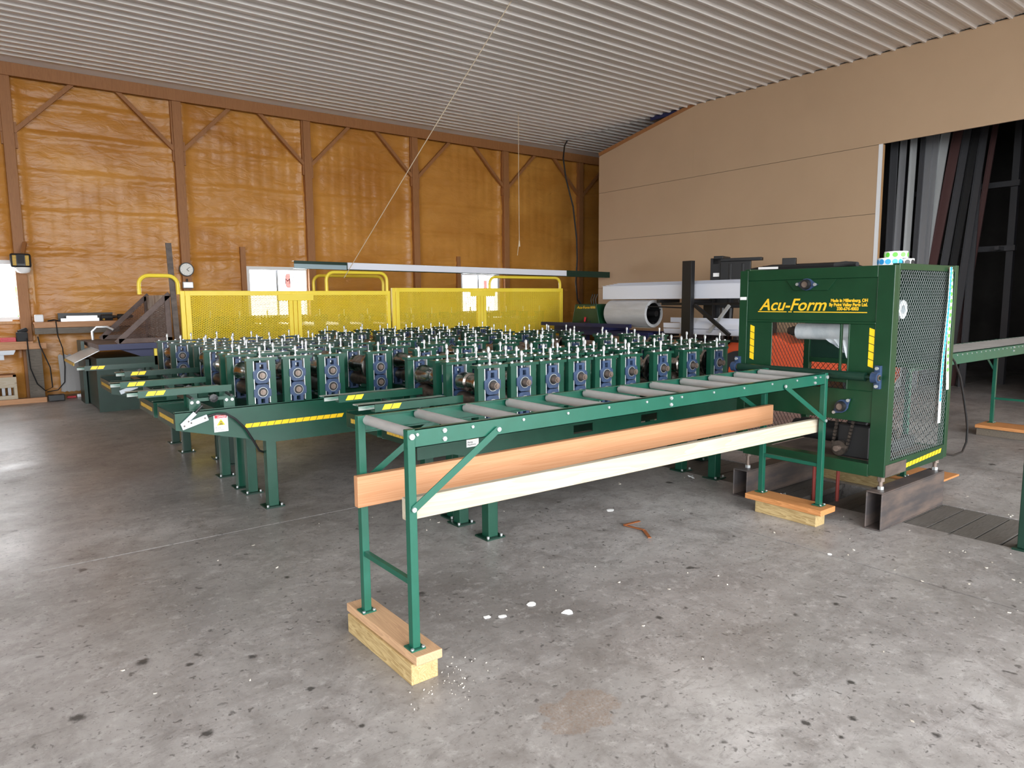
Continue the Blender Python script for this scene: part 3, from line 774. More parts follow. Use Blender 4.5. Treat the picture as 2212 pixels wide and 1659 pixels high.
m6 = roll_former('roll_former', 'last dark green roll forming machine, in front of the yellow mesh guard', 3.4, 8.58, 9.2, R6, R6, 6.5, [(3.9, 8.63), (3.9, 9.15), (6.1, 8.63), (6.1, 9.15)], matn='green_dark', dark=True, guides=False, rolls=(3, 1, 0))

# danger sticker, tape, release lever and cable on the third machine
def danger_sticker(parent, x, y, z, w=.095, h=.125):
    m_ = MB(); m_.box(x, x + w, y - .0012, y, z, z + h); st = m_.build('danger_sticker', 'paper', parent)
    m_ = MB(); m_.box(x + .006, x + w - .006, y - .0018, y - .0011, z + h - .028, z + h - .006); m_.build('red_band', 'red', st)
    text_mesh('danger_text', 'DANGER', .02, 'paper', st, (x + .026, y - .0020, z + h - .024), FACE_MY, width=w - .036, extrude=.0002)
    c = x + w / 2
    m_ = MB(); m_.prism([(c - .028, z + .047), (c + .028, z + .047), (c, z + .092)], 'y', y - .0018, y - .0011); m_.build('warning_triangle', 'yellow_tape', st)
    m_ = MB(); m_.cyl((c, y - .0018, z + .067), (c, y - .0022, z + .067), .009, n=10, bore=.005)
    m_.box(c - .014, c + .014, y - .0022, y - .0018, z + .051, z + .057); m_.build('warning_symbol', 'black', st)
    text_mesh('sticker_text', 'Moving', .014, 'black', st, (x + .008, y - .0018, z + .026), FACE_MY, width=.036, extrude=.0002)
    text_mesh('sticker_text', 'Machinery', .014, 'black', st, (x + .008, y - .0018, z + .010), FACE_MY, width=.06, extrude=.0002)
    return st
danger_sticker(m2, 1.297, 5.099, .612)
stripe_row('hazard_tape', 'yellow_tape', m2, (1.50, 5.0992, .618), (1, 0, 0), (0, 0, 1), 14, .049, .030, .005, .016)
danger_sticker(m1, 2.345, 3.499, .622, .09, .12)
stripe_row('hazard_tape', 'yellow_tape', m2, (2.42, 5.0992, .618), (1, 0, 0), (0, 0, 1), 3, .049, .030, .005, .016)
m_ = MB(); m_.bar((1.085, 5.085, .675), (1.255, 5.085, .727), .020, .042, (0, 0, 1)); m_.bar((1.085, 5.082, .685), (1.175, 5.082, .765), .018, .028); lv = m_.build('release_lever', 'lever_grey', m2, bevel=.003)
m_ = MB(); m_.cyl((1.168, 5.082, .757), (1.225, 5.082, .812), .009, n=8); m_.build('lever_grip', 'black', lv)
for x, z in ((1.10, .683), (1.145, .700), (1.235, .724), (1.128, .712)):
    m_ = MB(); m_.cyl((x, 5.075, z), (x, 5.071, z), .006, n=8); m_.build('rivet', 'steel_dark', lv)
m_ = MB(); pts = [(1.255, 5.07, .735), (1.31, 5.065, .748), (1.37, 5.06, .742), (1.43, 5.06, .70), (1.50, 5.06, .62), (1.555, 5.07, .52), (1.60, 5.10, .44), (1.66, 5.18, .405), (1.75, 5.25, .41)]
m_.tube(pts, .008, 8); m_.build('control_cable', 'black', m2, smooth=True)
m_ = MB(); m_.bar((1.09, 7.565, .665), (1.24, 7.565, .715), .018, .04); m_.build('release_lever', 'lever_grey', m5, bevel=.003)

# ================================================================== roller conveyors
def conveyor(label, x0, x1, ya, yb, zt, rollers, legs_x, base_z, bolts=(), braces=(), hgt=.072):
    root = thing('roller_conveyor', label, 'conveyor', (x0, ya, base_z), 'gravity roller conveyors')
    for yy, s in ((ya, 1), (yb, -1)):
        m_ = MB()
        a, b = (yy, yy + .003) if s > 0 else (yy - .003, yy)
        m_.box(x0, x1, a, b, zt - hgt, zt)
        c, d = (yy, yy + .028) if s > 0 else (yy - .028, yy)
        m_.box(x0, x1, c, d, zt - .003, zt); m_.box(x0, x1, c, d, zt - hgt, zt - hgt + .003)
        rail = m_.build('side_rail', 'green_paint_lit', root)
        if s > 0:
            for x in rollers:
                m_ = MB(); m_.cyl((x, ya + .004, zt - .020), (x, ya - .006, zt - .020), .0065, n=6); m_.build('axle_end', 'zinc', rail)
            for x in bolts:
                for z in (zt - .018, zt - .052):
                    m_ = MB(); m_.cyl((x, ya, z), (x, ya - .007, z), .010, n=6); m_.cyl((x, ya - .007, z), (x, ya - .012, z), .006, n=8); m_.build('splice_bolt', 'zinc', rail)
    for x in rollers:
        m_ = MB(); m_.cyl((x, ya + .016, zt - .022), (x, yb - .016, zt - .020), .0215, n=18); m_.cyl((x, ya + .003, zt - .022), (x, yb - .003, zt - .020), .006, n=8)
        m_.build('roller', 'roller_grey', root, smooth=True)
    for x in [x0 + (x1 - x0) * q for q in (.06, .36, .66, .96)]:
        m_ = MB(); m_.box(x - .015, x + .015, ya + .003, yb - .003, zt - hgt + .003, zt - hgt + .006); m_.build('tie_strap', 'green_paint_lit', root)
    for x in legs_x:
        for yy, s in ((ya - .004, -1), (yb + .004, 1)):
            m_ = MB(); y_0, y_1 = sorted((yy, yy - s * .034))
            m_.box(x - .017, x + .017, y_0, y_1, base_z + .006, zt + .002); lg = m_.build('leg', 'green_paint_lit', root, bevel=.002)
            m_ = MB(); m_.box(x - .032, x + .032, y_0 - .016, y_1 + .016, base_z, base_z + .006); m_.build('foot_plate', 'green_paint_lit', lg)
            m_ = MB(); m_.cyl((x, yy, zt - .025), (x, yy + s * .008, zt - .025), .012, n=10); m_.build('leg_bolt', 'zinc', lg)
            for sx in (-1, 1):
                m_ = MB(); m_.cyl((x + sx * .025, y_0 - .008, base_z + .006), (x + sx * .025, y_0 - .008, base_z + .012), .007, n=6); m_.build('foot_screw', 'zinc', lg)
        m_ = MB(); m_.box(x - .010, x + .010, ya + .02, yb - .02, base_z + .262, base_z + .285); m_.build('leg_cross_bar', 'green_paint_lit', root)
    for xa, xb in braces:
        for yy, s in ((ya - .008, -1), (yb + .008, 1)):
            m_ = MB(); m_.bar((xa, yy, .705 * zt / 1.02), (xb, yy, zt - .045), .004, .030, (0, 0, 1)); br = m_.build('diagonal_brace', 'green_paint_lit', root)
            for x, z in ((xa, .705 * zt / 1.02), (xb, zt - .045)):
                m_ = MB(); m_.cyl((x, yy, z), (x, yy + s * .008, z), .010, n=10); m_.build('brace_bolt', 'zinc', br)
    return root
ROL = [1.345, 1.607, 1.875, 2.136, 2.401, 2.672, 2.946, 3.221, 3.504, 3.791, 4.066, 4.345]
conveyor('green roller conveyor in the foreground standing on two timber blocks', 1.30, 4.44, 2.352, 2.812, 1.020, ROL, [1.318, 4.424], .127, bolts=(1.47, 2.86, 4.28), braces=((1.318, 1.735), (4.424, 3.925)))
# boards lying in its frame
mb = MB(); mb.box(1.26, 4.42, 2.722, 2.760, .632, .770); single('fir_board', 'orange fir board lying lengthwise between the conveyor legs', 'board', mb, 'wood_fir', (1.26, 2.722, .632), bevel=.004)
mb = MB(); mb.hexa([(1.315, 2.398, .645), (4.435, 2.398, .618), (4.435, 2.436, .618), (1.315, 2.436, .645), (1.315, 2.398, .736), (4.435, 2.398, .709), (4.435, 2.436, .709), (1.315, 2.436, .736)])
single('spruce_board', 'pale white spruce board lying in front of the orange board', 'board', mb, 'wood_spruce', (1.315, 2.398, .618), bevel=.004)
# timber blocks under the conveyor: lower post pair and top plate
def timber(name, label, x0, x1, y0, y1, z0, z1, m, group='timber blocks under the conveyors', bev=.004):
    mb_ = MB(); mb_.box(x0, x1, y0, y1, z0, z1); return single(name, label, 'timber', mb_, m, (x0, y0, z0), group, bevel=bev)
timber('timber_block', 'treated timber block under the near end of the conveyor', 1.272, 1.395, 2.315, 2.905, 0, .088, 'wood_treated')
timber('timber_plate', 'scuffed wooden plate under the near conveyor legs', 1.282, 1.402, 2.290, 2.935, .0885, .1265, 'wood_plate')
timber('timber_block', 'yellowish treated timber block under the far conveyor legs', 4.33, 4.445, 2.33, 2.785, 0, .085, 'wood_treated')
timber('timber_plate', 'orange wooden plate under the far conveyor legs', 4.315, 4.50, 2.288, 2.86, .0855, .1235, 'wood_orange')
conveyor('green roller conveyor running out from behind the wrapping unit', 5.66, 10.8, 2.36, 2.82, 1.040, [5.72 + .105 * i for i in range(48)], [5.70, 8.88], .117, bolts=(7.9,), braces=((8.88, 8.45),), hgt=.10)
timber('timber_block', 'grey weathered timber block under the conveyor at the right', 8.64, 8.94, 2.1, 2.87, 0, .082, 'wood_old')
timber('timber_plate', 'orange plank under the right conveyor legs', 8.62, 8.96, 2.08, 2.88, .0825, .1165, 'wood_orange')
timber('timber_block', 'treated timber block with a knot under the wrapping unit', 5.62, 5.76, 2.15, 3.0, 0, .10, 'wood_treated')
timber('timber_plate', 'orange plank end on the timber behind the wrapping unit', 5.62, 6.1, 2.12, 3.4, .101, .1165, 'wood_orange')

# ================================================================== wrapping unit
UX0, UX1, UY0, UY1, UZ0, UZ1 = 4.62, 5.60, 2.04, 3.16, .345, 1.715
un = thing('wrapping_unit', 'dark green stretch wrapping unit with yellow lettering on a mesh cage', 'machine', (UX0, UY0, UZ0))
GU = 'green_unit'
def ub(name, x0, x1, y0, y1, z0, z1, m=GU, bev=.003, parent=None):
    q = MB(); q.box(x0, x1, y0, y1, z0, z1); return q.build(name, m, parent or un, bevel=bev)
# front frame
ub('front_post', UX0, UX0 + .06, UY0, UY0 + .105, UZ0, UZ1); ub('front_post', UX0, UX0 + .06, 3.092, UY1, UZ0, UZ1)
ub('front_top_beam', UX0, UX0 + .06, UY0 + .105, 3.092, 1.64, UZ1); ub('front_bottom_beam', UX0, UX0 + .09, UY0 + .105, 3.092, .333, .418)
q = MB(); q.prism([(UX0 - .001, 1.63), (UX0 + .012, 1.63), (UX0 + .012, 1.355), (UX0 - .001, 1.355)], 'y', 2.145, 3.092)
ub('front_panel', UX0 + .008, UX0 + .014, 2.145, 3.092, 1.353, 1.64)
ub('mid_rail', UX0 + .002, UX0 + .03, 2.145, 3.092, 1.338, 1.353)
ub('side_panel', UX0 + .008, UX0 + .014, 2.885, 3.092, 1.02, 1.338); ub('side_panel', UX0 + .008, UX0 + .014, 2.145, 2.315, 1.02, 1.338)
ub('slot_bar', UX0 + .008, UX0 + .03, 2.368, 2.382, 1.02, 1.338); ub('slot_lip', UX0 + .004, UX0 + .04, 2.312, 2.322, .90, 1.338)
ub('lower_panel', UX0 + .008, UX0 + .014, 2.13, 3.092, .692, .90); ub('lower_panel', UX0 + .008, UX0 + .014, 2.60, 3.092, .90, 1.02); ub('lower_panel', UX0 + .008, UX0 + .014, 2.13, 2.32, .90, 1.02)
ub('lower_rail', UX0 + .008, UX0 + .02, 2.32, 2.60, .945, 1.02); ub('jog_edge', UX0 + .002, UX0 + .012, 2.13, 2.30, .896, .902)
q = MB(); q.prism([(2.413, 1.638), (2.78, 1.638), (2.723, 1.565), (2.474, 1.561)], 'x', UX0 - .004, UX0 + .008); q.build('bearing_plate', GU, un, bevel=.002)
def flange_bearing(y, z, ang, r=.036, reach=.083):
    q = MB(); d = Vector((0, math.cos(ang), math.sin(ang))); n_ = Vector((0, -math.sin(ang), math.cos(ang))); c = Vector((UX0 - .006, y, z))
    pts = []
    for t in [i * PI / 6 for i in range(12)]:
        e = math.cos(t) * reach if abs(math.cos(t)) > .9 else math.cos(t) * .052; f = math.sin(t) * .042 if abs(math.cos(t)) < .9 else math.sin(t) * .03
        pts.append(c + d * e + n_ * f)
    q.prism([(p.y, p.z) for p in pts], 'x', UX0 - .018, UX0 - .004)
    fb_ = q.build('flange_bearing', 'blue_cast', un, bevel=.003)
    q = MB(); q.cyl((UX0 - .018, y, z), (UX0 - .048, y, z), r, r * .9, n=18, bore=r * .62); q.build('bearing_collar', 'black', fb_, smooth=True)
    q = MB(); q.cyl((UX0 - .010, y, z), (UX0 - .044, y, z), r * .6, n=16); q.build('shaft_end', 'shaft', fb_, smooth=True)
    for s in (-1, 1):
        b = c + d * (s * reach * .78); q = MB(); q.cyl((UX0 - .018, b.y, b.z), (UX0 - .028, b.y, b.z), .011, n=8); q.build('bolt', 'zinc', fb_)
flange_bearing(2.62, 1.604, 0.03)
flange_bearing(2.335, .785, math.radians(136))
# infeed roller on pillow blocks
q = MB(); q.cyl((UX0 - .05, 2.165, 1.0), (UX0 - .05, 3.115, 1.0), .029, n=20); q.cyl((UX0 - .05, 2.07, 1.0), (UX0 - .05, 3.19, 1.0), .012, n=10); q.build('infeed_roller', 'green_dark', un, smooth=True)
for y in (2.105, 3.15):
    q = MB(); q.cyl((UX0 - .05, y - .02, 1.0), (UX0 - .05, y + .02, 1.0), .036, n=18); q.box(UX0 - .03, UX0, y - .018, y + .018, .925, 1.075); pb = q.build('pillow_block', 'blue_cast', un, smooth=True)
    for z in (.942, 1.058):
        q = MB(); q.cyl((UX0 - .03, y, z), (UX0 - .042, y, z), .011, n=8); q.build('bolt', 'zinc', pb)
    q = MB(); q.cyl((UX0 - .05, y - .021, 1.0), (UX0 - .05, y - .027, 1.0), .02, n=12); q.build('shaft_end', 'shaft', pb)
for ya in (3.030, 2.150):
    for k in range(5):
        z0 = 1.060 + k * .051
        q = MB(); a, b = ya, ya + .034
        q.hexa([(UX0 + .006, a, z0 - .006), (UX0 + .006, b, z0 + .006), (UX0 + .006, b, z0 + .052), (UX0 + .006, a, z0 + .040), (UX0 + .0075, a, z0 - .006), (UX0 + .0075, b, z0 + .006), (UX0 + .0075, b, z0 + .052), (UX0 + .0075, a, z0 + .040)]); q.build('hazard_tape', 'yellow_tape', un)
# lettering
XT = UX0 + .0065
text_mesh('lettering', 'Acu-Form', .118, 'gold_letter', un, (XT, 2.995, 1.425), FACE_MX, shear=.32, width=.515, extrude=.0006, offset=.0016)
text_mesh('lettering', 'Made in Millersburg, OH', .030, 'gold_letter', un, (XT, 2.452, 1.483), FACE_MX, width=.248, extrude=.0006, offset=.0012)
text_mesh('lettering', 'By Point Valley Parts Ltd.', .030, 'gold_letter', un, (XT, 2.462, 1.455), FACE_MX, width=.258, extrude=.0006, offset=.0012)
text_mesh('lettering', '330-674-4003', .030, 'gold_letter', un, (XT, 2.408, 1.428), FACE_MX, width=.146, extrude=.0006, offset=.0012)
for a, b in ((3.005, 2.775), (2.762, 2.735), (2.722, 2.205)):
    q = MB(); q.box(XT - .0007, XT, b, a, 1.411, 1.417); q.build('underline', 'gold_letter', un)
# other posts, top and bottom frames
for x, y in ((UX1 - .05, UY0), (UX1 - .05, UY1 - .05)): ub('rear_post', x, x + .05, y, y + .05, UZ0, UZ1 + .015)
ub('top_plate', UX0 + .06, UX1, UY0 + .05, UY1 - .05, UZ1 - .01, UZ1)
for y in (UY0, UY1 - .045):
    ub('side_top_rail', UX0 + .06, UX1 - .05, y, y + .045, 1.685, UZ1 + .012); ub('side_bottom_rail', UX0 + .06, UX1 - .05, y, y + .045, .338, .443)
ub('rear_top_rail', UX1 - .045, UX1, UY0 + .05, UY1 - .05, 1.66, UZ1); ub('rear_bottom_rail', UX1 - .045, UX1, UY0 + .05, UY1 - .05, .338, .42); ub('rear_mid_rail', UX1 - .045, UX1, UY0 + .05, UY1 - .05, .98, 1.02)
ub('floor_pan', UX0 + .09, UX1 - .05, 2.15, 2.9, .405, .415, 'rust_steel', 0)
ub('corner_patch', UX0 + .012, UX0 + .31, UY0 - .004, UY0, .345, .425, 'rust_steel', 0)
ub('cage_post', UX0 + .06, UX0 + .085, UY0 + .002, UY0 + .04, .44, 1.69)
stripe_row('hazard_tape', 'yellow_tape', un, (4.925, UY0 - .0005, .366), (1, 0, .045), (0, 0, 1), 11, .041, .030, .011, .014)
# expanded-metal mesh as real strands
def diamond_mesh(u0, u1, v0, v1, cu, cv, wd, fn, th=.0015, cross=0):
    """fn(u, v, n) -> xyz, n along the sheet normal"""
    m_ = MB(); nu = max(1, round((u1 - u0) / cu)); nv = max(1, round((v1 - v0) / cv)); cu = (u1 - u0) / nu; cv = (v1 - v0) / nv
    L_ = math.hypot(cu / 2, cv / 2); a = wd / 2
    for j in range(2 * nv):
        for i in range(2 * nu):
            ua, ub_ = u0 + i * cu / 2, u0 + (i + 1) * cu / 2; va, vb = v0 + j * cv / 2, v0 + (j + 1) * cv / 2
            if (i + j) % 2: va, vb = vb, va
            du, dv = (ub_ - ua) / L_, (vb - va) / L_
            px, pv = -dv * a, du * a
            m_.quad(fn(ua + px, va + pv, 0), fn(ub_ + px, vb + pv, 0), fn(ub_ - px, vb - pv, th), fn(ua - px, va - pv, th))
            if cross: m_.quad(fn(ua, va, -cross), fn(ub_, vb, -cross), fn(ub_, vb, cross), fn(ua, va, cross))
    return m_
mm = diamond_mesh(UX0 + .085, UX1 - .05, .443, 1.685, .033, .040, .0026, lambda u, v, n: (u, UY0 + .012 + n, v), 0, .0012); tag(mm.build('cage_mesh', 'mesh_grey', un), kind='stuff')
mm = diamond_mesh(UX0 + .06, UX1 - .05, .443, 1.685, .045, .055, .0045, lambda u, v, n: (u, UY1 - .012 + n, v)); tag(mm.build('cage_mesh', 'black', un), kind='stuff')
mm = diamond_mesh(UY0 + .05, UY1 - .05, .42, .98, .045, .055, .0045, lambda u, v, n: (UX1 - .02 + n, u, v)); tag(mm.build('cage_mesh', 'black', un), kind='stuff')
ub('rear_panel', UX1 - .03, UX1 - .024, UY0 + .05, UY1 - .05, 1.02, 1.66, 'green_dark', 0)
# motor, gearbox and chain drive
q = MB(); q.box(4.74, 4.96, 2.20, 2.42, .418, .64); q.box(4.78, 4.92, 2.24, 2.38, .64, .665); gb = q.build('gearbox', 'black', un, bevel=.008)
q = MB(); q.cyl((4.85, 2.20, .60), (4.85, 2.12, .60), .085, n=20, bore=.05); q.cyl((4.85, 2.20, .60), (4.85, 2.06, .60), .03, n=14); q.build('gearbox_flange', 'steel_dark', gb, smooth=True)
q = MB(); q.cyl((4.735, 2.39, .477), (4.70, 2.39, .477), .052, n=20); q.build('sprocket', 'steel_dark', gb); q = MB(); q.cyl((4.70, 2.39, .477), (4.66, 2.39, .477), .02, n=12); q.build('sprocket_shaft', 'shaft', gb)
for y0_, y1_ in ((2.44, 2.40), (2.34, 2.28)):
    n_ = 12
    for k in range(n_):
        t0, t1 = k / n_, (k + .75) / n_
        q = MB(); q.bar((4.715, y0_ + (y1_ - y0_) * t0, .48 + .30 * t0), (4.715, y0_ + (y1_ - y0_) * t1, .48 + .30 * t1), .016, .018, (1, 0, 0)); q.build('chain_link', 'steel_dark', gb)
q = MB(); q.cyl((4.85, 2.42, .56), (4.85, 2.74, .56), .075, n=20); q.cyl((4.85, 2.74, .56), (4.85, 2.80, .56), .06, n=20); mo = q.build('motor', 'black', un, smooth=True)
q = MB(); q.box(5.1, 5.45, 2.2, 2.5, .416, .50); q.build('control_box', 'black_soft', un, bevel=.01)
# jack screws
for x, y in ((4.66, 2.075), (5.50, 2.075), (4.66, 3.07), (5.50, 3.07)):
    zt_ = .255 if y < 2.5 else .215
    q = MB(); q.cyl((x, y, .31), (x, y, .345), .024, n=6); q.cyl((x, y, zt_ + .018), (x, y, .345), .0135, n=12); js = q.build('jack_screw', 'shaft', un)
    q = MB(); q.cyl((x, y, zt_ + .001), (x, y, zt_ + .022), .021, n=6); q.build('jack_nut', 'zinc', js)
# film rolls inside
q = MB(); q.cyl((4.98, 2.42, 1.262), (4.98, 2.88, 1.262), .060, n=24, bore=.036); q2 = q.build('film_roll', 'white_film', un, smooth=True)
q = MB(); q.cyl((4.98, 2.36, 1.262), (4.98, 2.96, 1.262), .028, n=14); q.cyl((4.98, 2.87, 1.262), (4.98, 2.93, 1.262), .036, n=14); q.build('film_spindle', 'steel_dark', q2, smooth=True)
q = MB(); NU, NV = 14, 8
for j in range(NV + 1):
    for i in range(NU + 1):
        u, v = i / NU, j / NV
        y = 2.43 + (.22 - .12 * v) * u + .01 * v; z = 1.212 - .16 * v * (1 - .6 * u) + .010 * math.sin(u * 17 + v * 4) * v
        q.v.append((4.95 + .018 * math.sin(u * 23 + 2 * v) * (.3 + v), y, z))
for j in range(NV):
    for i in range(NU): q.face((j * (NU + 1) + i, j * (NU + 1) + i + 1, (j + 1) * (NU + 1) + i + 1, (j + 1) * (NU + 1) + i))
q.build('hanging_film', 'white_film', q2, smooth=True)
q = MB(); q.cyl((4.90, 2.10, 1.43), (4.90, 2.45, 1.43), .062, n=24, bore=.03); q3 = q.build('film_roll', 'white_film', un, smooth=True)
# small labels
ub('label', UX0 - .001, UX0, 3.10, 3.155, 1.50, 1.522, 'paper', 0)
# support tubes
def tube_beam(label, x0, x1, y0, y1, z1, t=.009):
    q = MB(); q.box(x0, x1, y0, y0 + t, t, z1 - t); q.box(x0, x1, y1 - t, y1, t, z1 - t); q.box(x0, x1, y0, y1, 0, t); q.box(x0, x1, y0, y1, z1 - t, z1)
    return single('steel_tube', label, 'steel beam', q, 'tube_steel', (x0, y0, 0), 'rusty tubes under the wrapping unit', bevel=.006)
tube_beam('rusty rectangular steel tube under the right front of the wrapping unit', 4.565, 5.53, 2.018, 2.124, .255)
tube_beam('rusty rectangular steel tube under the left side of the wrapping unit', 4.565, 5.53, 3.01, 3.135, .215)
# red rods in the gap of the trench planks
for x, y, d in ((5.04, 2.74, 'nearer the gearbox side'), (5.05, 2.56, 'nearer the right tube')):
    q = MB(); q.cyl((x, y, -.3), (x, y, .33), .013, n=8); single('red_rod', 'thin red steel rod rising from the floor trench, ' + d, 'rod', q, 'red_rod', (x, y, -.3), 'red rods under the wrapping unit')
# hanging label strips and label rolls
def strip(label, x0, y, z0, z1, w, lean, dots, m, dotm, nd):
    r_ = thing('label_strip', label, 'label strip', (x0, y, z0), 'label strips hanging on the cage')
    q = MB(); n_ = 10
    for i in range(n_ + 1):
        t = i / n_; x = x0 + lean * t; yy = y - .004 * math.sin(t * 7); q.v += [(x, yy, z1 + (z0 - z1) * t), (x + w, yy, z1 + (z0 - z1) * t)]
    for i in range(n_): q.face((2 * i, 2 * i + 1, 2 * i + 3, 2 * i + 2))
    q.build('backing', m, r_)
    for k in range(nd):
        t = (k + .5) / nd * .86; x = x0 + lean * t + w / 2; z = z1 + (z0 - z1) * t; yy = y - .004 * math.sin(t * 7)
        q = MB(); q.cyl((x, yy - .001, z), (x, yy - .002, z), w * .36, n=10); q.build('dot_label', dotm, r_)
strip('white strip of blue dot labels hanging down the mesh cage', 5.405, 2.025, .622, 1.715, .044, -.045, 1, 'paper', 'blue_label', 34)
strip('white strip of green dot labels hanging behind the blue dot strip', 5.435, 2.032, .85, 1.70, .044, .055, 1, 'paper', 'green_label', 15)
def label_roll(label, x, y, z, r, h, dm, nd):
    r_ = thing('label_roll', label, 'label roll', (x, y, z), 'label rolls on the wrapping unit')
    q = MB(); q.cyl((x, y, z), (x, y, z + h), r, n=28, bore=r * .4); q.build('roll', 'paper', r_, smooth=True)
    for k in range(nd):
        t = 2 * PI * k / nd; c, s = math.cos(t), math.sin(t); q = MB(); q.cyl((x + (r - .001) * c, y + (r - .001) * s, z + h / 2), (x + (r + .001) * c, y + (r + .001) * s, z + h / 2), h * .36, n=10); q.build('dot_label', dm, r_)
label_roll('roll of blue dot labels on top of the wrapping unit', 4.815, 2.165, 1.7162, .072, .05, 'blue_label', 11)
label_roll('roll of black dot labels on top of the wrapping unit', 4.995, 2.165, 1.7162, .072, .05, 'black', 11)
label_roll('roll of green dot labels stacked on the two other rolls', 4.90, 2.165, 1.7665, .07, .045, 'green_label', 9)
q = MB(); q.tube([(4.80, 2.52, 1.737), (4.84, 2.47, 1.745), (4.9, 2.43, 1.737)], .018, 8); q.tube([(4.78, 2.52, 1.735), (4.8, 2.42, 1.742), (4.78, 2.36, 1.735)], .016, 8)
single('rag', 'crumpled dark rag lying on top of the wrapping unit', 'rag', q, 'black_soft', (4.8, 2.45, 1.717), smooth=True)
# power cable from the unit
q = MB(); q.tube([(5.60, 2.06, .36), (5.75, 2.05, .33), (5.95, 2.06, .325), (6.08, 2.08, .38), (6.14, 2.1, .47), (6.10, 2.1, .58), (6.02, 2.1, .74), (5.93, 2.1, .90), (5.80, 2.1, 1.03), (5.62, 2.08, 1.10)], .008, 8)
single('power_cable', 'black cable looping out from the side of the wrapping unit', 'cable', q, 'black', (5.60, 2.06, .36), smooth=True)
# leg of the next stand at the right edge of the picture
sl = thing('stand_leg', 'dark green steel stand leg at the right edge of the picture', 'stand', (4.92, 1.24, 0))
q = MB(); q.box(4.87, 4.97, 1.25, 1.36, .012, .90); q.build('leg', 'green_dark', sl, bevel=.004); q = MB(); q.box(4.85, 5.0, 1.20, 1.38, 0, .012); q.build('foot_plate', 'green_dark', sl)
q = MB(); q.box(4.87, 4.97, .2, 1.25, .80, .90); q.build('cross_beam', 'green_dark', sl); q = MB(); q.box(4.87, 4.97, .2, .305, .012, .80); q.build('leg', 'green_dark', sl)
q = MB(); q.box(4.85, 5.0, .16, .345, 0, .012); q.build('foot_plate', 'green_dark', sl)

# ================================================================== panel former behind the yellow guard
pf = thing('panel_former', 'large panel roll former behind the yellow guard, blue infeed table at its left end', 'machine', (1.345, 11.18, 0))
def pb_(name, x0, x1, y0, y1, z0, z1, m='green_dark', bev=0.0, parent=None):
    q = MB(); q.box(x0, x1, y0, y1, z0, z1); return q.build(name, m, parent or pf, bevel=bev)
q = MB(); q.prism([(1.345, 0), (2.0, 0), (2.0, .17), (1.72, .17), (1.72, .62), (1.345, .62)], 'y', 11.18, 11.20); q.build('front_panel', 'green_dark', pf)
pb_('front_panel', 1.72, 2.6, 11.18, 11.20, .42, .62)
pb_('base_box', 1.36, 2.3, 11.25, 12.75, .02, .75); pb_('end_panel', 1.30, 1.345, 12.3, 12.78, 0, .95); pb_('end_panel', 1.30, 1.345, 11.9, 12.3, .55, .70)
pb_('bed', 2.3, 10.0, 11.55, 12.75, .45, .80, 'green_dark')
for x in (2.6, 4.5, 6.5, 8.5, 9.8): pb_('leg', x - .05, x + .05, 11.6, 11.7, 0, .45); pb_('leg', x - .05, x + .05, 12.6, 12.7, 0, .45)
for i in range(16):
    x = 3.0 + i * .45
    q = MB(); q.box(x - .09, x - .04, 11.6, 11.68, .80, 1.25); q.box(x + .04, x + .09, 11.6, 11.68, .80, 1.25); q.box(x - .1, x + .1, 11.59, 11.69, 1.25, 1.27); st = q.build('stand', 'green_dark', pf)
    q = MB(); q.cyl((x, 11.64, 1.27), (x, 11.64, 1.38), .012, n=8); q.build('adjuster_bolt', 'zinc', st)
    q = MB(); q.cyl((x, 11.68, 1.08), (x, 12.6, 1.08), .075, n=12); q.build('forming_roll', 'steel_dark', pf, smooth=True)
    q = MB(); q.box(x - .1, x + .1, 12.6, 12.69, .80, 1.27); q.build('stand', 'green_dark', pf)
# infeed table and tray
pb_('infeed_table', 1.394, 2.35, 11.2, 13.0, .925, .943, 'rust_steel'); pb_('table_edge', 1.394, 2.30, 11.19, 11.20, .862, .944, 'blue_dark'); pb_('table_edge', 1.384, 1.394, 11.2, 13.0, .88, .944, 'brown_steel')
q = MB(); q.prism([(1.66, .86), (2.2, .86), (2.2, .64)], 'y', 11.3, 11.34); q.build('table_bracket', 'blue_dark', pf)
q = MB(); q.hexa([(1.10, 11.25, .70), (1.42, 11.25, .86), (1.42, 12.35, .86), (1.10, 12.35, .70), (1.095, 11.25, .708), (1.415, 11.25, .868), (1.415, 12.35, .868), (1.095, 12.35, .708)]); q.build('entry_tray', 'zinc', pf)
pb_('tray_lip', 1.08, 1.095, 11.25, 12.35, .665, .70, 'yellow_dull'); pb_('yellow_post', 2.10, 2.2, 11.25, 11.32, .62, .865, 'yellow')
pb_('slide_bar', 1.40, 1.44, 11.3, 12.6, .86, .90, 'galv')
q = MB()
q.tube([(1.5, 12.6, .95), (1.5, 12.6, 1.08), (1.56, 12.6, 1.15), (1.7, 12.55, 1.15), (1.78, 12.5, 1.10)], .02, 8); q.build('conduit', 'galv', pf, smooth=True)
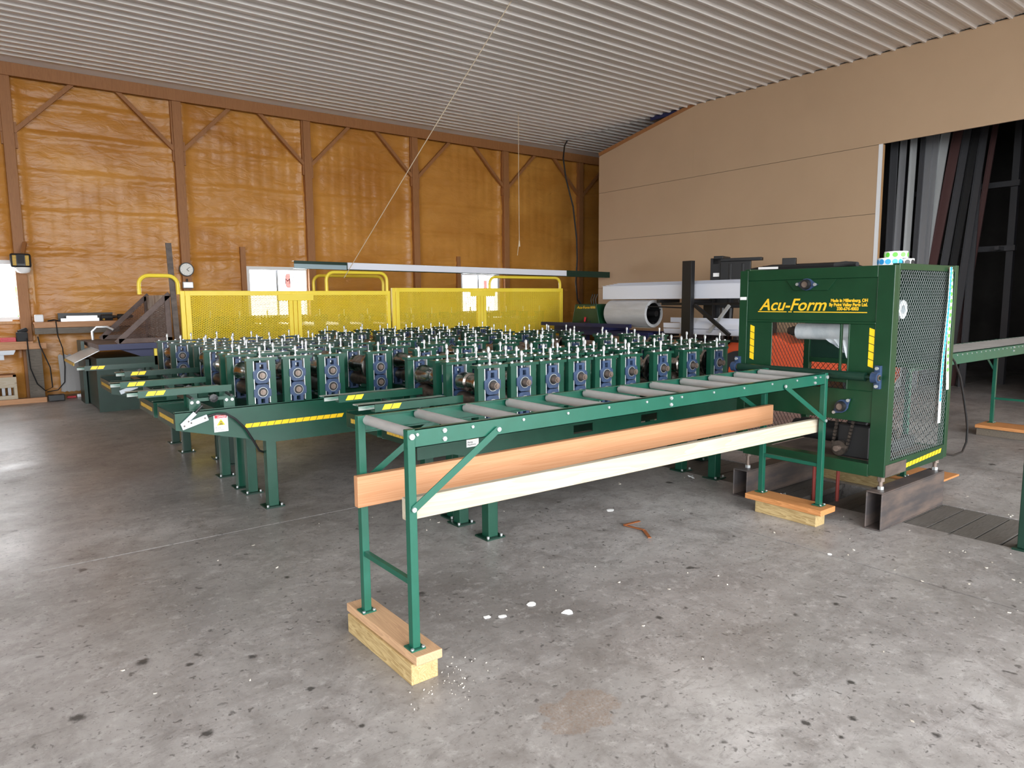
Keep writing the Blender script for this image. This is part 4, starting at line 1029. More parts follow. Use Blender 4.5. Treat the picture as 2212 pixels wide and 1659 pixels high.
def tri_guard(y, label_m):
    A, B, C = (1.62, .955), (2.345, 1.645), (2.345, .955)
    q = MB(); w = .075
    q.bar((A[0], y, A[1]), (B[0], y, B[1]), .02, .07, (0, 0, 1)); q.box(B[0] - .07, B[0], y - .01, y + .01, A[1], B[1] - .03); q.box(A[0] + .03, B[0], y - .01, y + .01, A[1] - .005, A[1] + .06); g = q.build('wedge_guard', 'brown_steel', pf)
    m_ = MB(); cu, cv = .05, .024
    nu, nv = 13, 27
    for j in range(2 * nv):
        for i in range(2 * nu):
            ua, ub_ = A[0] + .06 + i * cu / 2, A[0] + .06 + (i + 1) * cu / 2; va, vb = .97 + j * cv / 2, .97 + (j + 1) * cv / 2
            if max(va, vb) > A[1] + (min(ua, ub_) - A[0]) * .95 or ub_ > B[0]: continue
            if (i + j) % 2: va, vb = vb, va
            m_.quad((ua, y, va + .0045), (ub_, y, vb + .0045), (ub_, y + .004, vb - .0045), (ua, y + .004, va - .0045))
    tag(m_.build('guard_mesh', 'brown_steel', g), kind='stuff')
tri_guard(11.21, ''); tri_guard(12.72, '')
q = MB(); q.box(2.30, 2.335, 11.30, 12.68, 1.0, 1.63); q.build('back_sheet', 'sheet_rust', pf)
# tall steel channel standing at the table
q = MB(); q.bar((2.425, 11.13, .0), (2.36, 11.13, 2.37), .012, .075, (1, 0, 0)); q.bar((2.395, 11.15, .0), (2.33, 11.15, 2.37), .04, .010, (1, 0, 0)); q.bar((2.455, 11.15, 0), (2.39, 11.15, 1.9), .04, .010, (1, 0, 0))
single('steel_channel', 'tall grey steel channel standing upright at the left end of the yellow guard', 'steel channel', q, 'rust_steel', (2.425, 11.13, 0))

# ---- yellow guard sections (posts, rails, mesh, hoops)
GY = 11.05
def guard(label, x0, x1, zt, hoops, plate):
    r_ = thing('safety_guard', label, 'guard', (x0, GY, 0), 'yellow machine guards')
    def gb_(name, a, b, y0, y1, c, d): q = MB(); q.box(a, b, y0, y1, c, d); return q.build(name, 'yellow', r_, bevel=.004)
    xm = (x0 + x1) / 2 + plate
    gb_('post', x0, x0 + .06, GY, GY + .06, 0, zt); gb_('post', x0 + .065, x0 + .135, GY - .01, GY + .04, .3, zt - .01)
    gb_('post', x1 - .06, x1, GY, GY + .06, 0, zt)
    for d in (-.075, -.005, .065): gb_('centre_post', xm + d - .03, xm + d + .03, GY - .012, GY + .05, 0, zt - .02)
    gb_('joint_plate', xm - .28, xm + .30, GY - .02, GY - .012, zt - .155, zt - .05)
    gb_('top_rail', x0 + .06, x1 - .06, GY - .008, GY + .045, zt - .072, zt); gb_('bottom_rail', x0 + .06, x1 - .06, GY, GY + .045, .70, .77)
    mm = diamond_mesh(x0 + .13, x1 - .06, .77, zt - .07, 0.050, .026, .0105, lambda u, v, n: (u, GY + .01 + n, v), .006); tag(mm.build('guard_mesh', 'yellow', r_), kind='stuff')
    for a, b, h, yy in hoops:
        q = MB(); rr = .13; pts = [(a, yy, zt - .05)]
        for t in range(6): pts.append((a + rr * (1 - math.cos(t / 5 * PI / 2)), yy, h - rr + rr * math.sin(t / 5 * PI / 2)))
        for t in range(6): pts.append((b - rr * (1 - math.cos((5 - t) / 5 * PI / 2)), yy, h - rr + rr * math.sin((5 - t) / 5 * PI / 2)))
        pts.append((b, yy, zt - .05)); q.tube(pts, .028, 8); q.build('hoop', 'yellow', r_, smooth=True)
    return r_
k_ = GY / 11.3
guard('left yellow mesh guard panel, lower of the two, below the clock', 2.455, 5.86, 1.685, [(1.93, 2.44, 1.90, GY + .03), (4.72, 5.83, 1.993, GY + .06), (5.0, 6.4, 1.98, GY + 1.3)], .0)
guard('right yellow mesh guard panel, taller, below the long white trim', 5.90, 9.90, 1.738, [(8.05, 9.87, 1.955, GY + .06)], -.08)
# long trims lying across the guard hoops
def zfl(x): return 2.040 - (x - 4.17) * .0092
def flash(x0, x1, ya, yb, lo, hi):
    q_ = MB(); q_.hexa([(x0, ya, zfl(x0) + lo), (x1, ya, zfl(x1) + lo), (x1, yb, zfl(x1) + lo), (x0, yb, zfl(x0) + lo), (x0, ya, zfl(x0) + hi), (x1, ya, zfl(x1) + hi), (x1, yb, zfl(x1) + hi), (x0, yb, zfl(x0) + hi)]); return q_
q = flash(4.17, 11.3, 11.06, 11.065, 0, .125)
for a_, b_ in ((0, .004), (.121, .125)):
    t_ = flash(4.17, 11.3, 11.065, 11.16, a_, b_); o_ = len(q.v); q.v += t_.v; q.f += [tuple(k + o_ for k in f_) for f_ in t_.f]; q.m += t_.m
single('green_flashing', 'very long dark green metal trim lying on the yellow guard hoops', 'metal trim', q, 'trim_green', (4.17, 11.06, 1.98))
q = flash(5.08, 10.0, 11.046, 11.058, .012, .122)
single('white_flashing', 'long white metal trim nested on the dark green one above the guard', 'metal trim', q, 'white_trim', (5.08, 11.046, 2.0))
q = flash(4.165, 5.06, 11.048, 11.059, .002, .075)
single('blue_flashing', 'pale blue end of a metal trim beside the long white one', 'metal trim', q, 'trim_blue', (4.165, 11.048, 2.04))

# ================================================================== things on and at the back wall
ck = thing('round_clock', 'round white wall clock with black rim on the second post', 'clock', (3.175, YW - .14, 2.106))
q = MB(); q.cyl((3.175, YW - .135, 2.106), (3.175, YW - .175, 2.106), .125, n=28); q.build('rim', 'black', ck, smooth=True)
q = MB(); q.cyl((3.175, YW - .172, 2.106), (3.175, YW - .178, 2.106), .108, n=28); q.build('face', 'clock_face', ck)
for a, l, w in ((.9, .075, .007), (2.3, .05, .009)):
    q = MB(); q.bar((3.175, YW - .181, 2.106), (3.175 + l * math.sin(a), YW - .181, 2.106 + l * math.cos(a)), .003, w); q.build('hand', 'black', ck)
q = MB()
for k in range(12):
    t = k / 12 * 2 * PI; c_, s_ = math.sin(t), math.cos(t); q.box(3.175 + .09 * c_ - .004, 3.175 + .09 * c_ + .004, YW - .180, YW - .178, 2.106 + .09 * s_ - .006, 2.106 + .09 * s_ + .006)
tag(q.build('hour_marks', 'grey_plastic', ck), kind='stuff')
jb = thing('junction_box', 'grey electrical box on the post below the clock', 'electrical box', (3.175, YW - .14, 1.78))
q = MB(); q.box(3.09, 3.265, YW - .21, YW - .135, 1.77, 1.885); q.build('box', 'grey_plastic', jb, bevel=.006); q = MB(); q.box(3.10, 3.255, YW - .216, YW - .211, 1.78, 1.875); q.build('cover', 'galv', jb, bevel=.003)
q = MB(); q.cyl((3.17, YW - .17, 1.886), (3.17, YW - .17, 1.94), .014, n=8); q.build('conduit', 'black', jb)
wl = thing('work_light', 'yellow and black work light hanging on the first post', 'work light', (.72, YW - .3, 2.05))
q = MB(); q.box(.575, .85, YW - .42, YW - .30, 2.08, 2.30); fr_ = q.build('housing', 'black', wl, bevel=.03)
for a, b in ((.605, .655), (.77, .82)):
    q = MB(); q.box(a, b, YW - .432, YW - .42, 2.11, 2.27); q.build('yellow_panel', 'yellow_dull', fr_, bevel=.01)
q = MB(); q.box(.665, .76, YW - .43, YW - .42, 2.14, 2.28); q.build('grille', 'black_soft', fr_)
q = MB(); q.lathe([(.10, 0), (.105, .03), (.085, .075), (.04, .09)], (.735, YW - .36, 2.085), (0, 0, -1), n=18); q.build('lens', 'paper', wl, smooth=True)
q = MB(); q.bar((.75, YW - .36, 2.30), (.80, YW - .14, 2.48), .05, .05); q.build('bracket', 'wood_post', wl)
# shelf with odds and ends
sh = thing('wooden_shelf', 'long wooden shelf along the wall left of the panel former', 'shelf', (.81, YW - .45, 1.13))
q = MB(); q.box(.81, 2.6, YW - .45, YW - .41, 1.135, 1.225); q.build('front_board', 'wood_shelf', sh, bevel=.003)
q = MB(); q.box(.81, 2.6, YW - .405, YW - .08, 1.195, 1.222); q.build('top_board', 'wood_shelf', sh); q = MB(); q.box(.81, 2.0, YW - .44, YW - .40, 1.035, 1.13); q.build('rail', 'wood_old', sh)
q = MB(); q.box(2.5, 2.54, YW - .43, YW - .1, 0, 1.03); q.build('support', 'wood_old', sh)
q = MB(); q.box(.825, .945, YW - .42, YW - .32, 1.2255, 1.345); single('white_box', 'small white plastic box on the left end of the wooden shelf', 'box', q, 'white', (.825, YW - .42, 1.2255), bevel=.015)
q = MB(); q.box(1.16, 1.95, YW - .16, YW - .12, 1.2255, 1.36); single('black_level', 'long black bar standing at the back of the shelf', 'metal bar', q, 'black', (1.16, YW - .16, 1.2255))
q = MB(); q.box(1.18, 1.72, YW - .36, YW - .30, 1.2255, 1.275); q.box(1.26, 1.70, YW - .33, YW - .27, 1.2755, 1.315); single('aluminium_extrusion', 'grey aluminium extrusion lying on the shelf', 'extrusion', q, 'galv', (1.18, YW - .36, 1.2255))
q = MB(); q.tube([(1.0, YW - .35, 1.24), (1.08, YW - .38, 1.255), (1.14, YW - .33, 1.24), (1.10, YW - .28, 1.25), (1.02, YW - .30, 1.24)], .012, 6); single('cord_bundle', 'tangle of black cord on the wooden shelf', 'cord', q, 'black', (1.0, YW - .35, 1.228), smooth=True)
def tool(label, x, y, z):
    t_ = thing('power_tool', label, 'power tool', (x, y, z), 'power tools on the shelf')
    q = MB(); q.cyl((x, y, z + .06), (x + .16, y, z + .06), .045, n=12); q.build('body', 'black_soft', t_, smooth=True)
    q = MB(); q.cyl((x + .16, y, z + .06), (x + .24, y, z + .065), .03, .018, n=12); q.build('nose', 'steel_dark', t_, smooth=True)
    q = MB(); q.cyl((x + .05, y, z + .06), (x + .03, y - .03, z + .014), .018, n=10); q.build('handle', 'yellow_dull', t_, smooth=True)
tool('black power tool lying at the right end of the wooden shelf', 1.75, YW - .36, 1.2275); tool('black power tool behind the left wedge guard', 2.0, YW - .30, 1.2275); 
# bench ledge with tools under the left window
lg_ = thing('wooden_ledge', 'low wooden ledge under the left window', 'ledge', (-.8, YW - .4, .86))
q = MB(); q.box(-.9, .95, YW - .40, YW - .36, .80, .895); q.build('front_board', 'wood_shelf', lg_, bevel=.003); q = MB(); q.box(-.9, .78, YW - .36, YW - .17, .885, .925); q.build('top_board', 'wood_shelf', lg_)
q = MB(); q.box(-.9, -.86, YW - .36, YW - .17, 0, .88); q.build('support', 'wood_old', lg_); q = MB(); q.box(.68, .88, YW - .345, YW - .30, 0, .88); q.build('support', 'wood_old', lg_)
q = MB(); q.box(.36, .56, YW - .34, YW - .2, .9255, .99); q.box(.38, .46, YW - .345, YW - .34, .95, .99); single('red_case', 'small red and white case on the ledge under the left window', 'case', q, 'red', (.36, YW - .34, .9255), bevel=.012)
q = MB(); q.box(.57, .72, YW - .34, YW - .18, .9255, 1.07); q.cyl((.60, YW - .26, 1.07), (.72, YW - .22, 1.11), .035, n=10); single('drill_charger', 'dark grey battery charger at the right end of the ledge', 'charger', q, 'black_soft', (.57, YW - .34, .9255), bevel=.01)
q = MB(); q.prism([(.15, .74), (.50, .74), (.53, .80), (.12, .80)], 'y', YW - .62, YW - .42); q.box(.30, .38, YW - .56, YW - .5, .66, .74); q.box(.30, .36, YW - .5, YW - .36, .66, .70); single('metal_tray', 'pale metal tray on an arm below the ledge', 'tray', q, 'lever_grey', (.3, YW - .5, .66))
q = MB(); q.tube([(.70, YW - .42, .98), (.70, YW - .44, .8), (.71, YW - .46, .5), (.78, YW - .46, .25), (.88, YW - .46, .13), (.98, YW - .46, .18), (.97, YW - .46, .5), (.86, YW - .47, .85), (.84, YW - .47, 1.0)], .010, 6)
single('air_hose', 'black hose looping down from the ledge under the window', 'hose', q, 'black', (.88, YW - .46, .1), smooth=True)
q = MB(); q.tube([(1.10, YW - .46, 1.235), (1.11, YW - .47, 1.0), (1.16, YW - .47, .8), (1.17, YW - .47, .5), (1.15, YW - .47, .25), (1.05, YW - .47, .13), (.9, YW - .47, .11)], .009, 6)
single('extension_cord', 'black cord hanging from the wooden shelf to the floor', 'cord', q, 'black', (.9, YW - .47, .1), smooth=True)
# pallet crate, corrugated sheets and floor clutter along the wall
cr = thing('wooden_crate', 'pale wooden crate of metal parts at the left edge by the wall', 'crate', (.05, YW - .6, 0))
for z in (.10, .30, .38):
    q = MB(); q.box(-.5, .50, YW - .80, YW - .78, z - .05, z + .03); q.build('slat', 'wood_spruce', cr)
for x in (-.5, .46): q = MB(); q.box(x, x + .04, YW - .78, YW - .74, 0, .44); q.build('post', 'wood_spruce', cr); q = MB(); q.box(x, x + .04, YW - .46, YW - .42, 0, .44); q.build('post', 'wood_spruce', cr)
q = MB(); q.box(-.5, .50, YW - .78, YW - .44, .40, .44); q.build('top', 'wood_shelf', cr); q = MB(); q.box(-.48, .48, YW - .74, YW - .48, .04, .07); q.build('bottom', 'wood_spruce', cr)
for k in range(12): q = MB(); q.box(-.44 + k * .075, -.40 + k * .075, YW - .72, YW - .5, .071, .27); q.build('metal_part', 'grey_trim', cr)
q = MB()
for k in range(14):
    x = 1.09 + k * .065; q.prism([(x, .68), (x + .03, .70), (x + .065, .68), (x + .085, .10), (x + .05, .08), (x + .02, .10)], 'y', YW - .42 - .01 * (k % 2), YW - .405)
q.box(1.1, 2.0, YW - .40, YW - .395, .09, .68); single('corrugated_sheet', 'grey corrugated metal sheet leaning under the wooden shelf', 'metal sheet', q, 'corrugated', (1.1, YW - .4, .08))
q = MB(); q.box(-1.0, .86, YW - .90, YW - .84, 0, .075); single('long_timber', 'long timber lying on the floor along the foam wall', 'timber', q, 'wood_shelf', (-1, YW - .90, 0))
q = MB(); q.box(.88, 1.10, YW - .90, YW - .78, 0, .10); single('black_tool_box', 'black box on the floor at the end of the long timber', 'box', q, 'black', (.88, YW - .90, 0), bevel=.01)
q = MB(); q.box(1.15, 1.28, YW - .62, YW - .58, 0, .03); single('red_pipe_wrench', 'red handled tool lying on the floor by the wall', 'tool', q, 'red', (1.15, YW - .6, 0), bevel=.008)
q = MB(); q.box(1.3, 2.2, YW - .54, YW - .48, 0, .045); single('grey_bar', 'grey metal bar lying on the floor under the corrugated sheet', 'metal bar', q, 'galv', (1.3, YW - .54, 0))
q = MB(); q.box(-.6, .72, YW - .10, YW - .03, 1.2, 1.236); single('sill_plank', 'wooden sill board with papers under the left window', 'sill', q, 'wood_jamb', (-.6, YW - .1, 1.2))
# ---- hanging cords
q = MB(); q.tube([(5.755, 7.395, 5.27), (5.4, 9.35, 3.55), (5.03, 11.1, 1.90)], .006, 5); single('pull_rope', 'thin tan rope running slantwise from the ceiling to the yellow guard', 'rope', q, 'rope', (5.755, 7.395, 5.27))
q = MB(); q.tube([(9.1, 11.5, 5.26), (9.11, 11.52, 4.0), (9.115, 11.52, 2.75), (9.10, 11.52, 2.65), (9.07, 11.53, 2.42)], .006, 5); q.cyl((9.115, 11.52, 2.72), (9.115, 11.52, 2.60), .012, .02, n=6); single('hanging_string', 'thin white pull cord hanging from the ceiling near the far wall', 'cord', q, 'rope', (9.1, 11.5, 5.26))
q = MB(); q.tube([(11.60, 12.78, 5.27), (11.25, 12.5, 5.05), (10.85, 12.1, 4.65), (10.86, 12.02, 4.2), (11.06, 12, 3.6), (11.17, 12, 2.9), (11.19, 12, 2.42), (11.15, 12, 1.9), (11.2, 12, 1.5), (11.42, 12, 1.25)], .018, 8); single('supply_cable', 'thick black supply cable hanging from the ceiling beside the partition', 'cable', q, 'black', (11.6, 12.78, 5.27), smooth=True)

# ================================================================== right rear: coil, trim rack, forklift
dc = thing('decoiler', 'dark blue decoiler stand holding the grey coil', 'decoiler', (9.3, 8.9, 0))
def db(name, x0, x1, y0, y1, z0, z1, m='blue_dark', bev=.004): q = MB(); q.box(x0, x1, y0, y1, z0, z1); return q.build(name, m, dc, bevel=bev)
db('base_beam', 9.0, 9.12, 7.9, 10.3, .86, .94); db('base_beam', 9.55, 9.67, 7.9, 10.3, .86, .94); db('leg', 9.0, 9.1, 8.0, 8.1, 0, .86); db('leg', 9.57, 9.67, 8.0, 8.1, 0, .86); db('leg', 9.0, 9.1, 10.0, 10.1, 0, .86); db('leg', 9.57, 9.67, 10.0, 10.1, 0, .86)
db('post', 9.25, 9.38, 9.04, 9.115, .94, 1.42); db('shelf', 9.0, 9.67, 9.0, 10.3, .94, 1.06)
q = MB(); q.cyl((9.31, 8.0, 1.255), (9.31, 9.10, 1.255), .05, n=14); q.build('mandrel', 'black', dc, smooth=True)
for a in range(3):
    t = a * 2 * PI / 3 + .4; q = MB(); q.bar((9.31 + .165 * math.cos(t), 8.05, 1.255 + .165 * math.sin(t)), (9.31 + .165 * math.cos(t), 9.1, 1.255 + .165 * math.sin(t)), .03, .025); q.build('expander_bar', 'black', dc)
cl = thing('metal_coil', 'large light grey sheet metal coil below the white trims', 'coil', (9.31, 8.05, 1.05))
q = MB(); q.cyl((9.31, 8.06, 1.255), (9.31, 9.03, 1.255), .235, n=40, bore=.185); q.build('coil', 'coil_grey', cl, smooth=True)
q = MB(); q.cyl((9.31, 8.075, 1.255), (9.31, 9.02, 1.255), .1845, n=32, bore=.172); q.build('bore_shade', 'black', cl, smooth=True)  # black sleeve added for the shade inside the coil's bore
q = MB(); q.hexa([(9.2, 8.1, 1.012), (9.42, 8.1, 1.012), (9.42, 8.45, 1.016), (9.2, 8.45, 1.016), (9.2, 8.1, 1.014), (9.42, 8.1, 1.014), (9.42, 8.45, 1.018), (9.2, 8.45, 1.018)]); q.build('loose_end', 'paper', cl)
# second green machine with yellow lettering
gm = thing('green_folder', 'small dark green machine with faded yellow lettering beside the coil', 'machine', (9.25, 9.35, 0))
q = MB(); q.prism([(9.30, 1.065), (10.05, 1.065), (10.05, 1.42), (9.42, 1.42), (9.36, 1.36)], 'x', 9.02, 9.5) if False else q.prism([(9.12, 1.065), (9.85, 1.065), (9.76, 1.42), (9.20, 1.42)], 'x', 9.05, 9.6); q.build('housing', 'green_unit', gm, bevel=.01)
text_mesh('lettering', 'Acu-Form', .075, 'gold_letter', gm, (9.045, 9.70, 1.335), FACE_MX, shear=.3, width=.34, extrude=.002)
q = MB(); q.box(9.043, 9.05, 9.22, 9.34, 1.34, 1.38); q.build('small_print', 'yellow_dull', gm)
q = MB(); q.box(9.04, 9.05, 9.35, 9.62, 1.07, 1.12); q.build('slot', 'black', gm)
q = MB(); q.cyl((9.03, 9.48, 1.10), (9.03, 9.46, 1.18), .014, .02, n=8); q.build('red_knob', 'red', gm)
q = MB(); q.cyl((9.2, 9.74, 1.42), (9.2, 9.82, 1.52), .006, n=6); q.build('antenna', 'black', gm)
for y in (9.3, 9.36, 9.42): q = MB(); q.tube([(9.15, y, 1.42), (9.13, y, 1.5), (9.15, y - .03, 1.60)], .01, 6); q.build('hose', 'black', gm, smooth=True)
q = MB(); q.box(9.1, 9.55, 9.14, 9.83, 1.061, 1.0645); q.build('foot_plate', 'green_dark', gm)
# dark flat bars in front of the decoiler
q = MB(); q.box(8.75, 8.80, 8.1, 10.4, 1.02, 1.085); q.box(8.75, 8.80, 8.15, 8.2, 0, 1.02); q.box(8.75, 8.80, 10.2, 10.25, 0, 1.02); single('steel_rail', 'dark blue steel rail standing in front of the decoiler', 'rail', q, 'blue_dark', (8.75, 8.1, 0))
# trim rack
rk = thing('cantilever_rack', 'black steel rack holding white trims beside the forklift', 'rack', (9.45, 7.3, 0))
def rb_(name, *a, m='black', bev=.004): q = MB(); q.box(*a); return q.build(name, m, rk, bevel=bev)
rb_('post', 9.06, 9.15, 7.09, 7.27, 0, 2.10); rb_('post', 9.62, 9.70, 7.09, 7.27, 0, 1.49)
for z in (1.50, .93): rb_('arm', 9.15, 9.70, 7.12, 7.24, z - .06, z - .005); rb_('rail', 9.30, 9.36, 6.2, 7.89, z - .10, z - .06); rb_('arm', 9.18, 9.70, 6.3, 6.38, z - .06, z - .005); rb_('arm', 9.18, 9.70, 7.82, 7.89, z - .06, z - .005)
rb_('post', 9.64, 9.70, 6.2, 6.28, 0, 1.44)
q = MB(); q.bar((9.12, 7.05, 1.40), (9.12, 6.40, .95), .05, .05); q.build('diagonal_brace', 'black', rk); q = MB(); q.bar((9.17, 6.45, 1.40), (9.17, 6.8, .98), .04, .04); q.build('diagonal_brace', 'grey_trim_light', rk)
q = MB(); q.tube([(9.10, 7.27, 1.36), (9.10, 8.0, 1.38)], .012, 6); q.build('stub_bar', 'black', rk)
TRIMS = 5
for k in range(TRIMS):
    q = MB(); x = 9.24 + .055 * k; dy = .04 * k; z = 1.502 + .012 * k
    q.box(x, x + .004, 6.15 + dy * .5, 9.22 - dy, z, z + .245); q.box(x - .03, x, 6.15 + dy * .5, 9.22 - dy, z + .241, z + .245); q.box(x, x + .05, 6.15 + dy * .5, 9.22 - dy, z, z + .004)
    single('white_flashing', ['front white metal trim, flat and widest, on the upper rack arms', 'second white metal trim on the upper rack arms', 'third white metal trim on the upper rack arms', 'fourth white metal trim on the upper rack arms', 'rearmost white metal trim on the upper rack arms'][k], 'metal trim', q, 'white_trim', (x, 6.15, z), 'white trims on the upper arms')
for k in range(5):
    q = MB(); x = 9.20 + .075 * k; y0 = 6.3; y1 = 7.75 - .28 * k if k < 4 else 7.85
    prof = []
    n_ = 7
    for i in range(n_ + 1):
        t = i / n_; prof.append((x + .068 * t, .932 + .08 * (t * 2 - 1) ** 2 + .02 * k))
    prof += [(a, b + .004) for a, b in reversed(prof)]
    q.prism(prof, 'y', y0, y1); q.box(x - .001, x + .003, y0, y1, 1.03 + .02 * k, 1.11 + .02 * k)
    single('white_gutter', ['nearest curved white gutter on the lower rack arms', 'second curved white gutter on the lower rack arms', 'third curved white gutter on the lower rack arms', 'fourth curved white gutter on the lower rack arms', 'rear curved white gutter on the lower rack arms'][k], 'gutter', q, 'white_trim', (x, y0, .93), 'white gutters on the lower arms')
# forklift
fk = thing('forklift', 'red and black forklift truck parked behind the trim rack', 'forklift', (10.45, 6.4, 0))
def fkb(name, *a, m='black', bev=.006): q = MB(); q.box(*a); return q.build(name, m, fk, bevel=bev)
for x in (10.05, 10.75): fkb('mast_rail', x, x + .09, 7.10, 7.28, .08, 2.16); fkb('inner_rail', x + .1 if x < 10.5 else x - .08, x + .17 if x < 10.5 else x - .01, 7.12, 7.24, .08, 2.12)
for z in (2.06, 1.45, .4): fkb('mast_crossbar', 10.05, 10.84, 7.14, 7.24, z, z + .10)
q = MB(); q.cyl((10.445, 7.18, .1), (10.445, 7.18, 1.95), .045, n=14); q.build('lift_cylinder', 'grey_trim', fk, smooth=True)
for x in (10.32, 10.57): q = MB(); q.cyl((x, 7.10, .4), (x, 7.10, 2.05), .012, n=6); q.build('lift_chain', 'steel_dark', fk)
for x in (10.2, 10.66): q = MB(); q.cyl((x, 7.08, 1.98), (x + .05, 7.08, 1.98), .06, n=14); q.build('chain_wheel', 'black_soft', fk)
fkb('carriage', 10.08, 10.82, 7.28, 7.34, .25, .75)
for x in (10.15, 10.62): fkb('fork', x, x + .12, 7.34, 7.85, .06, .11); 
fkb('warning_label', 10.046, 10.05, 7.13, 7.23, 1.86, 1.92, m='paper', bev=0); fkb('warning_label', 10.046, 10.05, 7.15, 7.25, 1.62, 1.72, m='red', bev=0); fkb('warning_label', 10.046, 10.05, 7.13, 7.26, 1.55, 1.60, m='paper', bev=0)
q = MB(); q.prism([(7.0, .25), (7.0, .70), (6.75, .92), (6.2, .92), (6.0, .80), (5.2, .85), (5.0, 1.0), (4.6, 1.0), (4.5, .80), (4.5, .25)], 'x', 9.98, 10.92); q.build('body', 'orange_red', fk, bevel=.03)
fkb('seat', 10.2, 10.7, 5.3, 5.8, .86, 1.0); fkb('seat_back', 10.2, 10.7, 5.18, 5.3, .86, 1.40); fkb('dashboard', 10.1, 10.8, 6.35, 6.75, .9, 1.22)
q = MB(); q.cyl((10.45, 6.25, 1.25), (10.45, 6.29, 1.28), .17, n=18, bore=.145); q.build('steering_wheel', 'black', fk, smooth=True)
for x in (9.93, 10.72):
    for y, r in ((6.75, .33), (4.95, .25)):
        q = MB(); q.cyl((x, y, r), (x + .25, y, r), r, n=24, bore=r * .5); w_ = q.build('wheel', 'rubber', fk, smooth=True)
        q = MB(); q.cyl((x + .03, y, r), (x + .22, y, r), r * .5, n=18); q.build('wheel_hub', 'orange_red', w_)
for x in (10.02, 10.80):
    q = MB(); q.tube([(x + .03, 6.95, .9), (x + .03, 6.92, 1.55), (x + .03, 6.85, 1.78), (x + .03, 6.65, 1.93), (x + .03, 6.3, 1.98), (x + .03, 5.2, 1.99), (x + .03, 4.95, 1.9), (x + .03, 4.8, 1.0)], .045, 8); q.build('guard_tube', 'black', fk, smooth=True)
for k in range(7): fkb('roof_bar', 10.05, 10.86, 5.25 + k * .19, 5.31 + k * .19, 1.97, 2.01)
fkb('roof_light', 10.02, 10.12, 5.95, 6.15, 2.01, 2.12); fkb('roof_plate', 9.995, 10.0, 6.2, 6.5, 1.955, 1.99, m='paper', bev=0)
fkb('hose_panel', 10.2, 10.72, 7.16, 7.22, 1.5, 2.08, m='black_soft'); fkb('mast_top', 9.95, 10.4, 7.05, 7.2, 2.14, 2.19); fkb('side_cowl', 10.0, 10.05, 6.62, 7.10, 1.35, 2.10); fkb('cowl_rib', 9.985, 10.0, 6.72, 6.76, 1.4, 2.06); fkb('cowl_rib', 9.985, 10.0, 6.92, 6.96, 1.4, 2.06); fkb('cowl_cap', 9.98, 10.1, 6.45, 7.10, 2.10, 2.15)
fk.location = (10.42, 6.55, 0); fk.rotation_euler = (0, 0, math.radians(20))
# cardboard behind the machines
q = MB(); q.box(8.5, 8.52, 6.9, 7.85, .55, .86); q.box(8.5, 8.95, 6.9, 7.85, 0, .55); single('cardboard_box', 'brown cardboard box behind the last stands in front of the rack', 'box', q, 'cardboard', (8.5, 6.9, 0))
# ================================================================== trims standing in the dark store
ST = [('tall grey metal trim just inside the opening jamb', 12.25, 5.72, 5.60, .10, 'grey_trim_shaded'), ('tall light grey metal trim second from the opening jamb', 12.25, 5.56, 5.50, .085, 'grey_trim'),
      ('tall pale grey metal trim third from the opening jamb', 12.2, 5.40, 5.34, .085, 'grey_trim_light'), ('tall narrow dark trim beside the pale grey one', 12.4, 5.24, 5.20, .06, 'grey_trim_shaded'),
      ('tall mottled grey metal trim in the middle of the leaning group', 12.35, 5.18, 5.12, .10, 'grey_trim'), ('tall grey trim behind the slanted shiny one', 12.5, 5.05, 5.08, .08, 'grey_trim'),
      ('shiny grey metal trim leaning slantwise in the opening', 12.2, 4.90, 5.26, .12, 'grey_trim_light'), ('short pinkish board leaning behind the slanted trim', 12.6, 5.10, 5.05, .06, 'cardboard'),
      ('dark red brown trim leaning in the store', 12.5, 4.72, 5.18, .13, 'brown_trim'), ('black trim leaning right of the brown one', 12.6, 4.58, 4.95, .10, 'grey_trim_shaded'),
      ('second black trim leaning in the dark store', 12.7, 4.46, 4.80, .10, 'black'), ('third black trim leaning in the dark store', 12.8, 4.36, 4.6, .10, 'grey_trim_shaded'), ('tall post of the store rack, colour darkened for shade', 12.9, 4.42, 4.38, .09, 'grey_trim_shaded'), ('dark brown strip leaning at the right of the store rack', 12.9, 4.2, 4.5, .07, 'brown_trim')]
for si_, (lab, x, yt, ybm, w, m) in enumerate(ST):
    x = 12.0 + .085 * si_; f_ = (x + .2) / 12.5; yt *= f_; ybm *= f_
    q = MB(); q.hexa([(x, ybm - w, 0), (x + .03, ybm - w, 0), (x + .03, ybm, 0), (x, ybm, 0), (x + .25, yt - w, 4.6), (x + .28, yt - w, 4.6), (x + .28, yt, 4.6), (x + .25, yt, 4.6)])
    q.hexa([(x - .03, ybm - .012, 0), (x, ybm - .012, 0), (x, ybm, 0), (x - .03, ybm, 0), (x + .22, yt - .012, 4.6), (x + .25, yt - .012, 4.6), (x + .25, yt, 4.6), (x + .22, yt, 4.6)])
    single('leaning_strip', lab, 'metal trim', q, m, (x, ybm, 0), 'trims leaning in the store')
sr = thing('store_rack', 'wooden rack, colour darkened for shade, that the stored trims lean against', 'rack', (13.75, 5, 0))  # rack colour made near-black for the shade of the store
for z in (2.25, 3.3): q = MB(); q.box(13.75, 13.85, 4.2, 6.2, z, z + .09); q.build('rail', 'grey_trim_shaded', sr)
for y in (4.25, 6.0): q = MB(); q.box(13.85, 13.95, y, y + .1, 0, 4.4); q.build('post', 'grey_trim_shaded', sr)
for y, z in ((4.75, 2.28), (4.35, 2.26)): q = MB(); q.box(13.5, 13.75, y, y + .06, z, z + .06); q.build('peg', 'grey_trim_shaded', sr)

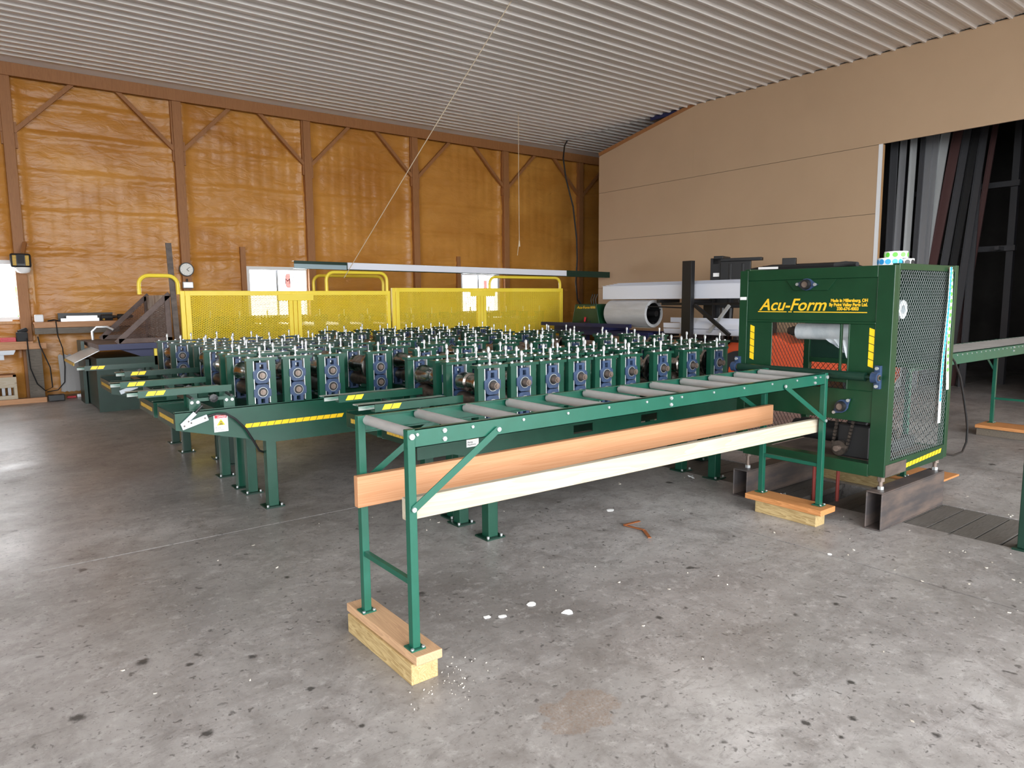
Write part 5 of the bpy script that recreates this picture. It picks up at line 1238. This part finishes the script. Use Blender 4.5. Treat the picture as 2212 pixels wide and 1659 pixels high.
# ================================================================== litter on the floor
q = MB(); P = [(3.375, 3.15), (3.52, 3.145), (3.37, 3.05), (3.40, 3.0), (3.31, 2.87)]
for (a, b), (c_, d_) in zip([P[1], P[0], P[3]], [P[0], P[3], P[4]]): q.bar((a, b, .006), (c_, d_, .008), .022, .003)
single('copper_strip', 'bent orange copper strip lying on the floor beyond the conveyor', 'metal strip', q, 'copper', (3.375, 3.15, .002))
q = MB()
for k in range(190):
    if k < 60: x, y = 1.36 + random.gauss(.07, .10), 2.25 + random.gauss(0, .08)
    elif k < 130: x, y = random.uniform(3.9, 6.2), random.uniform(1.0, 3.2)
    else: x, y = random.uniform(.3, 5.5), random.uniform(.6, 4.6)
    if TX0 - .02 < x < TX1 + .02 or (1.25 < x < 1.42 and 2.27 < y < 2.95) or (4.29 < x < 4.55 and 2.25 < y < 2.9) or (5.5 < x and y > 2): continue
    s_ = random.uniform(.0015, .004) if k < 60 else random.uniform(.003, .010)
    t = random.uniform(0, 6.3); c_, d_ = math.cos(t) * s_, math.sin(t) * s_; h = random.uniform(.001, .004)
    q.hexa([(x - c_, y - d_, .0003), (x + d_ * .6, y - c_ * .6, .0003), (x + c_, y + d_, .0003), (x - d_ * .6, y + c_ * .6, .0003), (x - c_, y - d_, h), (x + d_ * .6, y - c_ * .6, h), (x + c_, y + d_, h * 2), (x - d_ * .6, y + c_ * .6, h)])
tag(q.build('wood_chips', 'chips'), 'pale wood chips and paper crumbs strewn over the concrete floor', 'debris', kind='stuff')
SC = [(1.86, 2.62, .022, 'round white scrap of paper left of the pair on the floor by the timber block'), (1.92, 2.58, .022, 'round white scrap on the floor just right of its twin'), (2.12, 2.60, .03, 'flat white paper scrap right of the two round ones'), (2.20, 2.42, .035, 'torn white label scrap lying alone on the bare floor'), (3.55, 3.46, .035, 'white scrap on the floor above the copper strip'), (3.93, 2.02, .02, 'small white lump sitting on the dark floor joint'), (4.6, 1.15, .03, 'crumpled pale scrap near the right edge of the floor')]
for x, y, r, lab in SC:
    q = MB(); pts = []
    for k in range(9): t = k / 9 * 2 * PI; rr = r * random.uniform(.65, 1.1); pts.append((x + rr * math.cos(t), y + rr * .8 * math.sin(t)))
    q.prism(pts, 'z', .0005, .003); single('paper_scrap', lab, 'scrap', q, 'paper', (x, y, 0), 'white scraps on the floor')
for x, y in ((4.72, 2.90), (4.80, 2.83), (4.70, 3.62)):
    q = MB(); q.tube([(x, y, .012), (x + .03, y + .02, .03), (x + .02, y + .05, .012), (x - .02, y + .03, .035), (x + .01, y - .01, .015), (x + .04, y + .03, .02)], .004, 5)
    single('metal_shaving', {2.90: 'curled silver shaving beside the left steel tube', 2.83: 'second curled shaving nearer the conveyor block', 3.62: 'silver shaving on the floor behind the white board'}[y], 'shaving', q, 'zinc', (x, y, 0), 'metal shavings')
